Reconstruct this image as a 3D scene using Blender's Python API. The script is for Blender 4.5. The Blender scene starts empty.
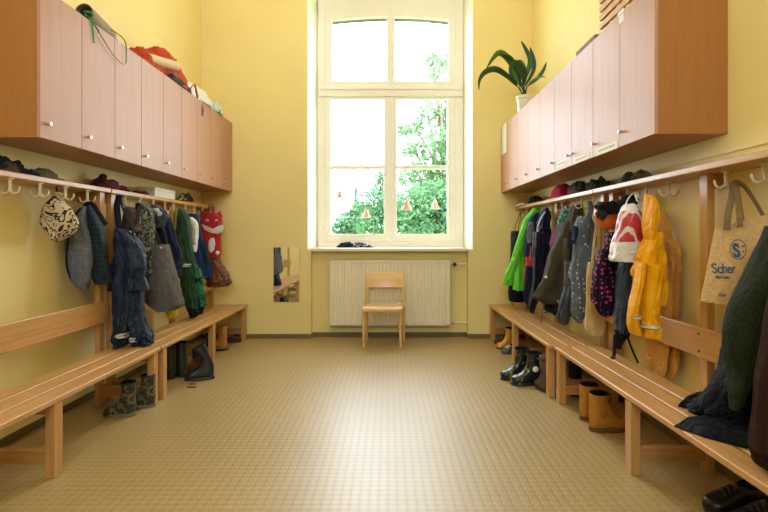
import bpy, bmesh, math, random
from mathutils import Vector, Matrix, noise as mnoise
R = random.Random(7)
PI = math.pi
sc = bpy.context.scene
COL = sc.collection
F, CX, CY, CZ = 512.0, 388.0, 236.0, 1.1      # focal length in px, vanishing point, eye height

def at(px, py, Y):
    return Vector(((px - CX) / F * Y, Y, CZ + (CY - py) / F * Y))

# ------------------------------------------------------------------ materials
def srgb(r, g, b):
    f = lambda c: (c / 12.92 if c <= .04045 else ((c + .055) / 1.055) ** 2.4)
    return (f(r / 255), f(g / 255), f(b / 255), 1)

class NT:
    def __init__(s, name):
        s.m = bpy.data.materials.new(name); s.m.use_nodes = True
        s.t = s.m.node_tree; s.t.nodes.clear()
        s.out = s.n('ShaderNodeOutputMaterial'); s.b = s.n('ShaderNodeBsdfPrincipled')
        s.l(s.b.outputs[0], s.out.inputs[0]); s.tc = s.n('ShaderNodeTexCoord')
    def n(s, k, **kw):
        o = s.t.nodes.new(k)
        for a, v in kw.items(): setattr(o, a, v)
        return o
    def l(s, a, b): s.t.links.new(a, b)
    def math(s, op, a, b=None, c=None):
        o = s.n('ShaderNodeMath', operation=op)
        for i, v in enumerate((a, b, c)):
            if v is None: continue
            if isinstance(v, (int, float)): o.inputs[i].default_value = v
            else: s.l(v, o.inputs[i])
        return o.outputs[0]
    def mapping(s, scale, src=None, rot=(0, 0, 0)):
        mp = s.n('ShaderNodeMapping'); mp.inputs['Scale'].default_value = scale
        mp.inputs['Rotation'].default_value = rot
        s.l(src or s.tc.outputs['Object'], mp.inputs['Vector']); return mp.outputs[0]
    def noise(s, scale, detail=3, vec=None, rough=.5, dist=0):
        o = s.n('ShaderNodeTexNoise'); o.inputs['Scale'].default_value = scale
        o.inputs['Detail'].default_value = detail; o.inputs['Roughness'].default_value = rough
        o.inputs['Distortion'].default_value = dist
        s.l(vec or s.tc.outputs['Object'], o.inputs['Vector']); return o.outputs['Fac']
    def ramp(s, fac, stops, const=False):
        o = s.n('ShaderNodeValToRGB')
        if const: o.color_ramp.interpolation = 'CONSTANT'
        e = o.color_ramp.elements
        while len(e) < len(stops): e.new(.5)
        for i, (p, c) in enumerate(stops): e[i].position = p; e[i].color = c
        s.l(fac, o.inputs[0]); return o.outputs[0]
    def mix(s, fac, a, b, mode='MIX'):
        o = s.n('ShaderNodeMix', data_type='RGBA', blend_type=mode)
        for i, v in ((0, fac), (6, a), (7, b)):
            if isinstance(v, (int, float, tuple)): o.inputs[i].default_value = v
            else: s.l(v, o.inputs[i])
        return o.outputs[2]
    def bump(s, h, strength=.2, dist=.01):
        o = s.n('ShaderNodeBump'); o.inputs['Strength'].default_value = strength
        o.inputs['Distance'].default_value = dist
        s.l(h, o.inputs['Height']); s.l(o.outputs[0], s.b.inputs['Normal']); return o
    def base(s, c):
        if isinstance(c, tuple): s.b.inputs['Base Color'].default_value = c
        else: s.l(c, s.b.inputs['Base Color'])
    def set(s, **kw):
        for k, v in kw.items(): s.b.inputs[k.replace('_', ' ')].default_value = v
        return s

def sc_(c, k): return (min(1, c[0] * k), min(1, c[1] * k), min(1, c[2] * k), 1)

def plain(name, c, rough=.5, var=.12, nscale=30, bump=.05, metal=0, **kw):
    t = NT(name); nf = t.noise(nscale, 4)
    t.base(t.ramp(nf, [(.3, sc_(c, 1 - var)), (.7, sc_(c, 1 + var))]))
    t.set(Roughness=rough, Metallic=metal, **kw)
    if bump: t.bump(nf, bump, .005)
    return t.m

def wallpaint(name, c):
    t = NT(name); big = t.noise(1.3, 3); fine = t.noise(160, 2)
    t.base(t.ramp(big, [(.3, sc_(c, .96)), (.7, sc_(c, 1.03))]))
    t.set(Roughness=.62); t.bump(fine, .06, .003)
    return t.m

def wood(name, c, axis='y', rough=.35, contrast=.25, scale=1.0, coat=.06, spec=.42):
    t = NT(name); s = [38 * scale] * 3; s['xyz'.index(axis)] = 2.2 * scale
    v = t.mapping(s); nz = t.noise(1.0, 5, v, .6, .4)
    s2 = [140 * scale] * 3; s2['xyz'.index(axis)] = 5 * scale
    fine = t.noise(1.0, 2, t.mapping(s2))
    c1 = t.ramp(nz, [(.28, sc_(c, 1 - contrast)), (.55, c), (.8, sc_(c, 1 + contrast * .6))])
    col = t.mix(t.math('MULTIPLY', fine, .25), c1, sc_(c, .7))
    t.base(col); t.set(Roughness=rough, Coat_Weight=coat, Coat_Roughness=.25, Specular_IOR_Level=spec)
    t.bump(fine, .04, .002)
    return t.m

def fabric(name, c, c2=None, pattern=None, scale=40, thr=.3, rough=.85, bump=.35, sheen=.25, c3=None, rot=(0, 0, 0), wr=9, coat=0):
    t = NT(name); nf = t.noise(wr, 4, None, .6); fine = t.noise(420, 2)
    body = t.ramp(nf, [(.3, sc_(c, .86)), (.7, sc_(c, 1.12))])
    if pattern == 'dots':
        v = t.n('ShaderNodeTexVoronoi'); v.inputs['Scale'].default_value = scale
        v.inputs['Randomness'].default_value = .55
        t.l(t.tc.outputs['Object'], v.inputs['Vector'])
        k = t.math('LESS_THAN', v.outputs['Distance'], thr); d2 = c2
        if c3:
            d2 = t.mix(t.math('GREATER_THAN', t.noise(scale * .7, 1), .5), c2, c3)
        body = t.mix(k, body, d2)
    elif pattern == 'camo':
        body = t.ramp(t.noise(scale, 2, None, .5, .6), [(0, c), (thr, c2), (thr + .13, c3 or c), (thr + .22, sc_(c2, .6))], True)
    elif pattern == 'stripes':
        w = t.n('ShaderNodeTexWave', bands_direction='X'); w.inputs['Scale'].default_value = scale
        w.inputs['Distortion'].default_value = .6; w.inputs['Detail'].default_value = 1
        t.l(t.mapping((1, 1, 1), None, rot), w.inputs['Vector'])
        body = t.mix(t.ramp(w.outputs['Fac'], [(thr, (0, 0, 0, 1)), (min(1, thr + .15), (1, 1, 1, 1))]), body, c2)
    elif pattern == 'quilt':
        w = t.n('ShaderNodeTexWave', bands_direction='Z', wave_profile='SIN'); w.inputs['Scale'].default_value = scale
        w.inputs['Distortion'].default_value = .8
        t.l(t.tc.outputs['Object'], w.inputs['Vector'])
        body = t.mix(t.ramp(w.outputs['Fac'], [(0, (1, 1, 1, 1)), (.2, (0, 0, 0, 1))]), body, sc_(c, .45))
    elif pattern == 'ink':
        nn = t.noise(scale, 2, None, .5, 1.2)
        k = t.ramp(nn, [(0, (0, 0, 0, 1)), (thr, (1, 1, 1, 1)), (thr + .06, (0, 0, 0, 1)), (thr + .16, (1, 1, 1, 1)), (thr + .2, (0, 0, 0, 1))], True)
        body = t.mix(k, body, c2)
    t.base(body)
    t.set(Roughness=rough, Sheen_Weight=sheen * .25 * min(1, max(c[:3]) * 4), Sheen_Roughness=.5, Specular_IOR_Level=.10 if rough >= .5 else .25, Coat_Weight=coat, Coat_Roughness=.3)
    h = t.math('ADD', t.math('MULTIPLY', t.noise(11, 5, None, .6, 1.0), 1.0), t.math('MULTIPLY', fine, .03))
    t.bump(h, bump, .06)
    return t.m

# ------------------------------------------------------------------ mesh builder
class MB:
    def __init__(s): s.v, s.f, s.boxy = [], [], False
    def add(s, vs, fs):
        k = len(s.v); s.v += [Vector(p) for p in vs]; s.f += [tuple(i + k for i in q) for q in fs]; return s
    def box(s, lo, hi, bev=.003, seg=2, mat=None):
        lo = [min(a, b) for a, b in zip(lo, hi)], [max(a, b) for a, b in zip(lo, hi)]
        lo, hi = lo; s.boxy = True
        bm = bmesh.new(); bmesh.ops.create_cube(bm, size=1)
        d = [b - a for a, b in zip(lo, hi)]
        for v in bm.verts: v.co = Vector([a + (c + .5) * e for a, c, e in zip(lo, v.co, d)])
        bev = min(bev, min(d) * .45)
        if bev > 1e-5: bmesh.ops.bevel(bm, geom=bm.edges[:], offset=bev, segments=seg, affect='EDGES', profile=.5)
        if mat is not None: bmesh.ops.transform(bm, matrix=mat, verts=bm.verts[:])
        bm.verts.index_update()
        s.add([v.co.copy() for v in bm.verts], [[v.index for v in f.verts] for f in bm.faces]); bm.free(); return s
    def rings(s, rs, cap0='flat', cap1='flat', closed=True):
        n = len(rs[0]); k = len(s.v); m = len(rs)
        for r in rs: s.v += [Vector(p) for p in r]
        for i in range(m - 1):
            for j in range(n if closed else n - 1):
                a, b = k + i * n + j, k + i * n + (j + 1) % n
                s.f.append((a, b, b + n, a + n))
        for cap, i, flip in ((cap0, 0, True), (cap1, m - 1, False)):
            if cap is None: continue
            base = [k + i * n + j for j in range(n)]
            if cap == 'hollow':
                c = sum((Vector(p) for p in rs[i]), Vector()) / n
                nb = rs[1] if i == 0 else rs[m - 2]
                c2 = sum((Vector(p) for p in nb), Vector()) / n
                dirv = (c2 - c); L = max(dirv.length, 1e-6); dirv = dirv / L
                kk = len(s.v)
                for p in rs[i]: s.v.append(c + (Vector(p) - c) * .86 + dirv * .004)
                for p in rs[i]: s.v.append(c + (Vector(p) - c) * .6 + dirv * .05)
                for o1, o2 in ((k + i * n, kk), (kk, kk + n)):
                    for j in range(n):
                        q = (o1 + j, o1 + (j + 1) % n, o2 + (j + 1) % n, o2 + j)
                        s.f.append(q[::-1] if flip else q)
                base = [kk + n + j for j in range(n)]
            s.f.append(tuple(base[::-1]) if flip else tuple(base))
        return s
    def tube(s, pts, r, n=10, flat=1.0, up=(0, 0, 1)):
        pts = [Vector(p) for p in pts]; m = len(pts); rs = []
        rad = r if isinstance(r, (list, tuple)) else [r] * m
        prev = None
        for i, p in enumerate(pts):
            t = (pts[min(i + 1, m - 1)] - pts[max(i - 1, 0)])
            t = t.normalized() if t.length > 1e-9 else Vector((0, 0, 1))
            if prev is None:
                u = Vector(up); u = u - t * u.dot(t)
                if u.length < 1e-3: u = Vector((1, 0, 0)) - t * t.x
                if u.length < 1e-3: u = Vector((0, 1, 0))
            else: u = prev - t * prev.dot(t)
            u.normalize(); w = t.cross(u); prev = u
            rs.append([p + (u * math.cos(a) * flat + w * math.sin(a)) * rad[i] for a in [2 * PI * j / n for j in range(n)]])
        return s.rings(rs)
    def cyl(s, a, b, r, r2=None, n=20, bev=.0):
        a, b = Vector(a), Vector(b); t = (b - a); L = t.length; t = t / L
        if bev:
            return s.tube([a, a + t * bev * .4, a + t * bev, b - t * bev, b - t * bev * .4, b],
                          [r - bev, r - bev * .3, r, r2 or r, (r2 or r) - bev * .3, (r2 or r) - bev], n)
        return s.tube([a, b], [r, r2 if r2 is not None else r], n)
    def lathe(s, c, prof, n=28):
        c = Vector(c)
        return s.rings([[c + Vector((r * math.cos(2 * PI * j / n), r * math.sin(2 * PI * j / n), z)) for j in range(n)] for r, z in prof])
    def ball(s, c, r, n=16, m=10, noise_amp=0, nscale=6, squash=None):
        c = Vector(c); rx, ry, rz = r if isinstance(r, (tuple, list)) else (r, r, r); rs = []
        for i in range(m + 1):
            ph = -PI / 2 + PI * (i + .001) / (m + .002); ring = []
            for j in range(n):
                th = 2 * PI * j / n
                d = Vector((math.cos(ph) * math.cos(th), math.cos(ph) * math.sin(th), math.sin(ph)))
                k = 1 + (noise_amp * mnoise.noise(d * nscale * .4 + c * 7) if noise_amp else 0)
                p = Vector((d.x * rx, d.y * ry, d.z * rz)) * k
                if squash is not None and p.z < squash: p.z = squash
                ring.append(c + p)
            rs.append(ring)
        return s.rings(rs)
    def prism(s, poly, axis, a, b):
        """poly of 2-D points extruded along axis from a to b"""
        def P(q, h):
            return {'x': (h, q[0], q[1]), 'y': (q[0], h, q[1]), 'z': (q[0], q[1], h)}[axis]
        n = len(poly)
        return s.add([P(q, a) for q in poly] + [P(q, b) for q in poly],
                     [tuple(range(n))[::-1], tuple(range(n, 2 * n))] + [(i, (i + 1) % n, n + (i + 1) % n, n + i) for i in range(n)])
    def build(s, name, mat, parent=None, loc=None, smooth=True, ang=38, xform=None):
        me = bpy.data.meshes.new(name)
        if parent is not None:
            q = parent
            while q.parent is not None: q = q.parent
            off = q.location
        else:
            if loc is None:
                n = len(s.v); loc = sum(s.v, Vector()) / n; loc.z = min(v.z for v in s.v)
            off = Vector(loc)
        me.from_pydata([tuple(v - off) for v in s.v], [], s.f)
        bm = bmesh.new(); bm.from_mesh(me)
        bmesh.ops.recalc_face_normals(bm, faces=bm.faces[:]); bm.to_mesh(me); bm.free()
        if smooth:
            me.shade_smooth(); me.set_sharp_from_angle(angle=math.radians(ang))
        me.materials.append(mat)
        o = bpy.data.objects.new(name, me); COL.objects.link(o)
        if s.boxy and smooth:
            wn = o.modifiers.new('weighted', 'WEIGHTED_NORMAL'); wn.keep_sharp = True; wn.weight = 100
        if parent is not None: o.parent = parent
        else: o.location = off
        return o

def tag(o, label=None, cat=None, group=None, kind=None):
    if label: o['label'] = label
    if cat: o['category'] = cat
    if group: o['group'] = group
    if kind: o['kind'] = kind
    return o

def thing(name, label, cat, loc, group=None):
    o = bpy.data.objects.new(name, None); o.empty_display_size = .05; COL.objects.link(o)
    o.location = Vector(loc); return tag(o, label, cat, group)

def struct(o): o['kind'] = 'structure'; return o

def catmull(vals, m):
    """resample a list of equal-length tuples to m rows"""
    n = len(vals); out = []
    for i in range(m):
        x = i / (m - 1) * (n - 1); k = min(int(x), n - 2); t = x - k
        p0, p1, p2, p3 = vals[max(k - 1, 0)], vals[k], vals[k + 1], vals[min(k + 2, n - 1)]
        out.append(tuple(.5 * (2 * b + (c - a) * t + (2 * a - 5 * b + 4 * c - d) * t * t + (3 * b - a - 3 * c + d) * t ** 3)
                         for a, b, c, d in zip(p0, p1, p2, p3)))
    return out

def smooth_path(pts, m):
    return [Vector(p) for p in catmull([tuple(p) for p in pts], m)]

_seed = [0]
FOLD = 2.3
def drape_rings(rows, n=64, m=46, amp=.12, k=(5, 9), exp=2.2, twist=1.5, wob=.006, seed=None):
    """rows: (x, y, z, a, b). Horizontal elliptical sections with cloth folds that run down the drape."""
    _seed[0] += 1; rr = random.Random(seed if seed is not None else _seed[0])
    p = [rr.uniform(0, 6.28) for _ in range(6)]; off = Vector((rr.uniform(0, 90), rr.uniform(0, 90), 0)); rs = []
    dense = catmull(rows, m)
    for i, (x, y, z, a, b) in enumerate(dense):
        t = i / (m - 1); ring = []; A = amp * FOLD * (.45 + .55 * t)
        x += wob * math.sin(p[4] + t * 7); y += wob * math.sin(p[5] + t * 6)
        a, b = max(a, .003), max(b, .003)
        for j in range(n):
            th = 2 * PI * j / n; c, s = math.cos(th), math.sin(th)
            e = 2 / exp
            ux, uy = math.copysign(abs(c) ** e, c), math.copysign(abs(s) ** e, s)
            wv = 1.3 * mnoise.noise(Vector((c, s, t * 3)) + off)
            q = 1 + A * (.85 * (abs(math.sin(k[0] * .5 * th + p[0] + twist * t * .5 + wv)) - .62) + .5 * (abs(math.sin(k[1] * .5 * th + p[1] - twist * .7 * t - wv)) - .62)) \
                + A * 1.0 * mnoise.noise(Vector((c * 1.7, s * 1.7, t * 4.5)) + off) - A * .45 * (1 - min(1, abs(mnoise.noise(Vector((c * 2.2, s * 2.2, t * 6 + c * 2)) + off)) * 5))
            ring.append(Vector((x + a * ux * q, y + b * uy * q, z + .012 * A * 8 * a * math.sin(3 * th + p[2]) * (t if i == m - 1 else 0))))
        rs.append(ring)
    return rs

def outline(st, Y, b, bmin=.25):
    """stations (py, pxL, pxR[, dY[, bscale]]) seen at depth Y -> rows of real size; b is the half depth along the wall."""
    rows = []
    for s in st:
        py, l, r = s[:3]; y = Y + (s[3] if len(s) > 3 else 0); bb = b * (s[4] if len(s) > 4 else 1)
        c = at((l + r) / 2, py, y); hw = (r - l) / 2 / F * y; sl = abs(c.x / y)
        bb = min(bb, .85 * hw / max(sl, .05)); a = math.sqrt(max(hw * hw - (sl * bb) ** 2, (bmin * hw) ** 2))
        rows.append((c.x, y, c.z, a, bb))
    return rows

def cloth(st, Y, b, cap0='flat', cap1='hollow', mb=None, **kw):
    mb = mb or MB()
    return mb.rings(drape_rings(outline(st, Y, b), **kw), cap0, cap1)
SKY, LAMP, EXPO = 15.0, 14.0, 0.0
# ------------------------------------------------------------------ shared materials
YEL = (.83, .685, .285, 1)
M_wall = wallpaint('yellow wall paint', YEL)
M_wall_low = wallpaint('cream wall paint', (.82, .69, .38, 1))
M_reveal = wallpaint('white plaster', (.86, .83, .72, 1))
M_ceil = wallpaint('ceiling paint', (.85, .82, .74, 1))
M_base = plain('olive skirting', (.16, .12, .045, 1), .5)
M_frame = plain('cream window paint', (.86, .82, .72, 1), .4, .02, 6, 0)
M_sill = plain('sill paint', (.84, .78, .60, 1), .4, .04, 12, .02)
M_beech_y = wood('bench beech', (.56, .30, .105, 1), 'y', .34, .26)
M_beech_x = wood('bench beech cross', (.50, .25, .078, 1), 'x', .38, .26)
M_beech_z = wood('bench beech upright', (.54, .28, .088, 1), 'z', .38, .24)
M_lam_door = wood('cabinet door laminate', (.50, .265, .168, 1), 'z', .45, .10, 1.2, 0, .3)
M_lam_shade = wood('shaded cabinet laminate', (.38, .15, .032, 1), 'z', .4, .12, 1.2, .1)  # same laminate as the doors, with the side panels' shade put into the colour
M_chair = wood('chair plywood', (.78, .49, .20, 1), 'x', .3, .12, .8, .3)
M_chair_leg = wood('chair leg beech', (.78, .50, .21, 1), 'z', .35, .12, .8, .2)
M_steel = plain('brushed steel', (.62, .60, .56, 1), .3, .05, 60, 0, 1)
M_cream_pl = plain('cream plastic hook', (.62, .52, .33, 1), .45, .03, 20, 0)
M_rad = plain('radiator enamel', (.84, .77, .56, 1), .35, .02, 20, 0)
M_white = plain('white paper', (.82, .80, .74, 1), .7, .04, 50, .03)
M_black = plain('black plastic', (.018, .017, .017, 1), .35, .1, 40, .03)

# floor: studded rubber
def floor_mat():
    t = NT('studded rubber floor'); P = .0395
    sx = t.n('ShaderNodeSeparateXYZ'); t.l(t.tc.outputs['Object'], sx.inputs[0])
    fx = t.math('SUBTRACT', t.math('FRACT', t.math('DIVIDE', sx.outputs[0], P)), .5)
    fy = t.math('SUBTRACT', t.math('FRACT', t.math('DIVIDE', sx.outputs[1], P)), .5)
    d = t.math('SQRT', t.math('ADD', t.math('MULTIPLY', fx, fx), t.math('MULTIPLY', fy, fy)))
    mr = t.n('ShaderNodeMapRange', interpolation_type='SMOOTHSTEP')
    t.l(d, mr.inputs[0]); mr.inputs[1].default_value = .475; mr.inputs[2].default_value = .415
    h = mr.outputs[0]
    big = t.noise(1.7, 4); sm = t.noise(60, 3)
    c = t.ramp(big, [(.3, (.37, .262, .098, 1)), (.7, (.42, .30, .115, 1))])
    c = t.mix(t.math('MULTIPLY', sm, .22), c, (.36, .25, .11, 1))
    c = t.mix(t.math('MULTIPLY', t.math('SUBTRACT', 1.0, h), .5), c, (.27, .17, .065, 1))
    t.base(c)
    t.l(t.math('ADD', .34, t.math('MULTIPLY', sm, .14)), t.b.inputs['Roughness'])
    t.set(Specular_IOR_Level=.75, Coat_Weight=.3, Coat_Roughness=.40)
    t.bump(h, .5, .0018)
    return t.m

# ------------------------------------------------------------------ the room
XL, XR, YF, YB, ZC = -2.016, 1.553, 5.52, -1.7, 4.35
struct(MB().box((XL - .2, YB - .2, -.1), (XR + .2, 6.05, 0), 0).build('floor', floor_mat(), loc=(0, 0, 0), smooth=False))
struct(MB().box((XL - .2, YB - .2, ZC), (XR + .2, 6.0, ZC + .1), 0).build('ceiling', M_ceil, smooth=False))
struct(MB().box((XL - .2, YB - .2, 0), (XL, YF, ZC), 0).build('wall_left', M_wall, smooth=False))
struct(MB().box((XR, YB - .2, 0), (XR + .2, YF, ZC), 0).build('wall_right', M_wall, smooth=False))
wb = MB(); bx0, bx1, bz0, bz1 = -1.1, .65, 1.95, 3.6
wb.box((XL, YB - .2, 0), (XR, YB, bz0), 0).box((XL, YB - .2, bz1), (XR, YB, ZC), 0).box((XL, YB - .2, bz0), (bx0, YB, bz1), 0).box((bx1, YB - .2, bz0), (XR, YB, bz1), 0)
struct(wb.build('wall_back', wallpaint('grey wall paint', (.40, .38, .34, 1)), smooth=False))
w2 = MB()  # unseen rear window, added to send daylight onto the far wall
for a, c in ((bx0, bx0 + .08), ((bx0 + bx1) / 2 - .05, (bx0 + bx1) / 2 + .05), (bx1 - .08, bx1)): w2.box((a, YB - .14, bz0), (c, YB - .08, bz1), .005)
for a, c in ((bz0, bz0 + .08), (2.95, 3.02), (bz1 - .08, bz1)): w2.box((bx0 + .08, YB - .135, a), (bx1 - .08, YB - .085, c), .005)
struct(w2.build('added_rear_window', M_frame))
w = MB(); ZS = .955
w.prism([(XL - .2, YF), (-.872, YF), (-.826, 6.0), (XL - .2, 6.0)], 'z', ZS, ZC)
w.prism([(XL - .2, YF), (-.83, YF), (-.83, 6.0), (XL - .2, 6.0)], 'z', 0, ZS)
w.prism([(.917, YF), (XR + .2, YF), (XR + .2, 6.0), (.880, 6.0)], 'z', ZS, ZC)
w.prism([(.8625, YF), (XR + .2, YF), (XR + .2, 6.0), (.8625, 6.0)], 'z', 0, ZS)
w.box((-.83, 5.62, 0), (.8625, 6.0, ZS - .02), 0)
w.box((-.9, YF, 4.05), (.93, 6.0, ZC), 0)
struct(w.build('wall_far', M_wall, smooth=False))
struct(MB().prism([(-.872, YF + .001), (-.864, YF + .001), (-.812, 5.97), (-.826, 5.97)], 'z', ZS + .01, 4.05).build('trim_2', M_reveal, smooth=False))
struct(MB().prism([(.917, YF + .001), (.909, YF + .001), (.866, 5.97), (.880, 5.97)], 'z', ZS + .01, 4.05).build('trim_3', M_reveal, smooth=False))
struct(MB().box((-.86, YF + .001, 4.04), (.9, 5.97, 4.05), 0).build('trim_4', M_reveal, smooth=False))
struct(MB().box((-.822, 5.465, .938), (.860, 5.95, .970), .006).build('trim_1', M_sill))
H = .045
struct(MB().box((XL, YB, 0), (XL + .012, YF, H), .003).build('baseboard_left', M_base))
struct(MB().box((XR - .012, YB, 0), (XR, YF, H), .003).build('baseboard_right', M_base))
b = MB().box((XL + .012, YF - .012, 0), (-.83, YF, H), .003).box((.8625, YF - .012, 0), (XR - .012, YF, H), .003)
b.box((-.83, 5.608, 0), (.8625, 5.62, H), .003).box((-.83, YF, 0), (-.82, 5.61, H), .003).box((.8525, YF, 0), (.8625, 5.61, H), .003)
struct(b.build('baseboard_far', M_base))
struct(MB().box((XR - .008, YB, 1.478), (XR, YF, 1.492), .002).build('trim_5', M_wall_low))
struct(MB().box((XL, YB, 1.478), (XL + .008, YF, 1.492), .002).build('trim_6', M_wall_low))

# ------------------------------------------------------------------ window
YW = 5.93
wx = lambda px: (px - CX) / F * YW
wz = lambda py: CZ + (CY - py) / F * YW
win = bpy.data.objects.new('window_1', None); COL.objects.link(win); win.location = (.02, 5.95, .97); struct(win)
def arc_top(x0, x1, z_of, z1, y0, y1, n=14):
    """a head member: flat on top (z1), arched below"""
    pts = [(x0 + (x1 - x0) * i / n, z_of(x0 + (x1 - x0) * i / n)) for i in range(n + 1)]
    return pts + [(x1, z1), (x0, z1)]
xm = wx(390.5)
arch = lambda x, z0, drop: z0 - drop * ((x - xm) / (wx(450) - xm)) ** 2
f = MB()
f.box((wx(318.5), 5.905, .97), (wx(325.6), 5.985, wz(1)), .006).box((wx(455.2), 5.905, .97), (wx(463.0), 5.985, wz(1)), .006)
f.box((wx(318.5), 5.91, .965), (wx(463), 5.985, wz(241.2)), .006)
f.prism(arc_top(wx(318.5), wx(463), lambda x: arch(x, wz(9.5), .035), 4.055, 0, 0), 'y', 5.903, 5.987)
f.box((wx(319), 5.88, wz(97.5)), (wx(462.5), 5.985, wz(86.5)), .008)
f.box((wx(321), 5.868, wz(90.8)), (wx(461), 5.90, wz(88.6)), .003)
f.build('frame', M_frame, win)
MB().box((wx(386.8), 5.905, wz(92)), (wx(394.6), 5.975, wz(8)), .006).build('mullion', M_frame, win)
def glass():
    t = NT('window glass'); t.t.nodes.remove(t.b)
    g = t.n('ShaderNodeBsdfGlossy'); g.inputs['Roughness'].default_value = .02
    tr = t.n('ShaderNodeBsdfTransparent'); fr = t.n('ShaderNodeFresnel'); fr.inputs[0].default_value = 1.45
    mx = t.n('ShaderNodeMixShader'); t.l(t.math('MULTIPLY', fr.outputs[0], .25), mx.inputs[0])
    t.l(tr.outputs[0], mx.inputs[1]); t.l(g.outputs[0], mx.inputs[2]); t.l(mx.outputs[0], t.out.inputs[0]); return t.m
M_glass = glass()
def sash(x0, x1, y0, y1, px0, px1, py0, py1, bar=None, arched=False):
    s = MB(); a, c = 5.90, 5.965
    s.box((wx(x0), a, wz(y1)), (wx(px0), c, wz(y0)), .005).box((wx(px1), a, wz(y1)), (wx(x1), c, wz(y0)), .005)
    s.box((wx(px0) - .003, a, wz(y1)), (wx(px1) + .003, c, wz(py1)), .005)
    if arched:
        s.prism(arc_top(wx(px0) - .003, wx(px1) + .003, lambda x: arch(x, wz(py0), .042), wz(y0), a, c), 'y', a, c)
    else: s.box((wx(px0) - .003, a, wz(py0)), (wx(px1) + .003, c, wz(y0)), .005)
    if bar: s.box((wx(px0) - .003, a + .012, wz(bar[1])), (wx(px1) + .003, c, wz(bar[0])), .004)
    o = s.build('sash', M_frame, win)
    MB().box((wx(px0) - .004, 5.945, wz(py1) - .004), (wx(px1) + .004, 5.949, wz(py0) + .004), 0).build('pane', M_glass, o, smooth=False)
sash(325.6, 388.8, 9, 86.5, 332.2, 387.2, 17.5, 81.5, arched=True)
sash(392.6, 455.2, 9, 86.5, 394.4, 448.3, 17.5, 81.5, arched=True)
sash(325.6, 389.8, 97.5, 241.2, 331.2, 383.9, 99.8, 234, bar=(165.6, 169.2))
sash(390.0, 455.2, 97.5, 241.2, 396.6, 447.3, 99.8, 234, bar=(165.6, 169.2))
MB().prism(arc_top(wx(326), wx(455), lambda x: arch(x, wz(19.8), .042), wz(8), 0, 0), 'y', 5.967, 5.983).build(
    'arch_shade_strip', plain('arch shade grey', (.25, .30, .34, 1), .6), win)  # grey arc standing in for the shadow of the outer arch
MB().box((wx(387.0), 5.886, wz(241)), (wx(392.4), 5.91, wz(98)), .006).build('cover_strip', M_frame, win)
hd = MB().box((wx(388.6), 5.868, wz(186)), (wx(391.4), 5.89, wz(176)), .004).cyl((wx(390), 5.875, wz(179)), (wx(390), 5.845, wz(179)), .008)
hd.box((wx(388.9), 5.838, wz(188)), (wx(391.1), 5.852, wz(177.5)), .004)
hd.build('handle', M_frame, win)
for px, py in ((323.5, 105), (323.5, 166), (323.5, 228), (456.5, 105), (456.5, 166), (456.5, 228), (335, 90), (384, 90), (452, 91.5)):
    MB().cyl((wx(px), 5.893, wz(py + 2.2)), (wx(px), 5.893, wz(py - 2.2)), .008, n=12, bev=.003).build('hinge', M_frame, win)

# ------------------------------------------------------------------ radiator, chair, mirror
rad = thing('radiator', 'cream ribbed panel radiator in the niche under the window', 'radiator', (.02, 5.54, .128))
x0, x1 = at(330, 0, 5.5).x, at(449.6, 0, 5.5).x; z0, z1 = .128, .837
nf = 34; prof = []
for i in range(nf * 8 + 1):
    u = i / 8; fr = u % 1; d = .012 * (1 if .22 < fr < .78 else (max(0, 1 - abs(fr - .5) / .5 * 1.0) / .44 if fr <= .22 or fr >= .78 else 1))
    prof.append((x0 + (x1 - x0) * i / (nf * 8), 5.502 - min(d, .012) * .7))
def flute(zf): return [Vector((x, y, zf)) for x, y in prof]
MB().rings([flute(z0 + .012)[:], flute(z1 - .02)[:]], None, None, closed=False).add(
    [(x0, 5.502, z0), (x1, 5.502, z0), (x1, 5.512, z0), (x0, 5.512, z0), (x0, 5.502, z1 - .02), (x1, 5.502, z1 - .02), (x1, 5.512, z1 - .02), (x0, 5.512, z1 - .02)],
    [(0, 1, 2, 3), (4, 5, 6, 7), (3, 2, 6, 7)]).build('front_panel', M_rad, rad, ang=25)
MB().box((x0, 5.512, z0), (x1, 5.525, z0 + .02), .003).box((x0, 5.585, z0 + .02), (x1, 5.597, z1 - .03), .003).build('rear_panel', M_rad, rad)
g = MB().box((x0 - .003, 5.49, z1 - .02), (x1 + .003, 5.6, z1), .004)
g.build('top_grille', M_rad, rad)
for xa in (x0 - .004, x1 - .006): MB().box((xa, 5.492, z0), (xa + .01, 5.6, z1 - .02), .003).build('side_cover', M_rad, rad)
v = at(453.6, 264.3, 5.54)
vv = MB().cyl((x1, 5.555, v.z), (v.x, 5.555, v.z), .009).build('valve', M_steel, rad)
MB().lathe((0, 0, 0), [(.0, -.02), (.018, -.02), (.021, -.012), (.021, .022), (.015, .028), (0, .028)])
kn = MB().cyl((v.x + .01, 5.57, v.z), (v.x + .01, 5.505, v.z), .021, .019, 20, .004)
kn.build('thermostat_head', M_black, rad)
MB().tube([(v.x, 5.555, v.z), (v.x + .08, 5.558, v.z), (.864, 5.56, v.z)], .007).build('pipe', M_rad, rad)
lz = at(0, 323, 5.54).z
MB().tube([(x1 - .01, 5.555, lz), (x1 + .05, 5.556, lz), (.864, 5.56, lz)], .008).build('pipe', M_rad, rad)
MB().cyl((x1 + .002, 5.555, lz), (x1 + .05, 5.555, lz), .013, n=16, bev=.003).build('return_valve', M_steel, rad)

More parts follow.
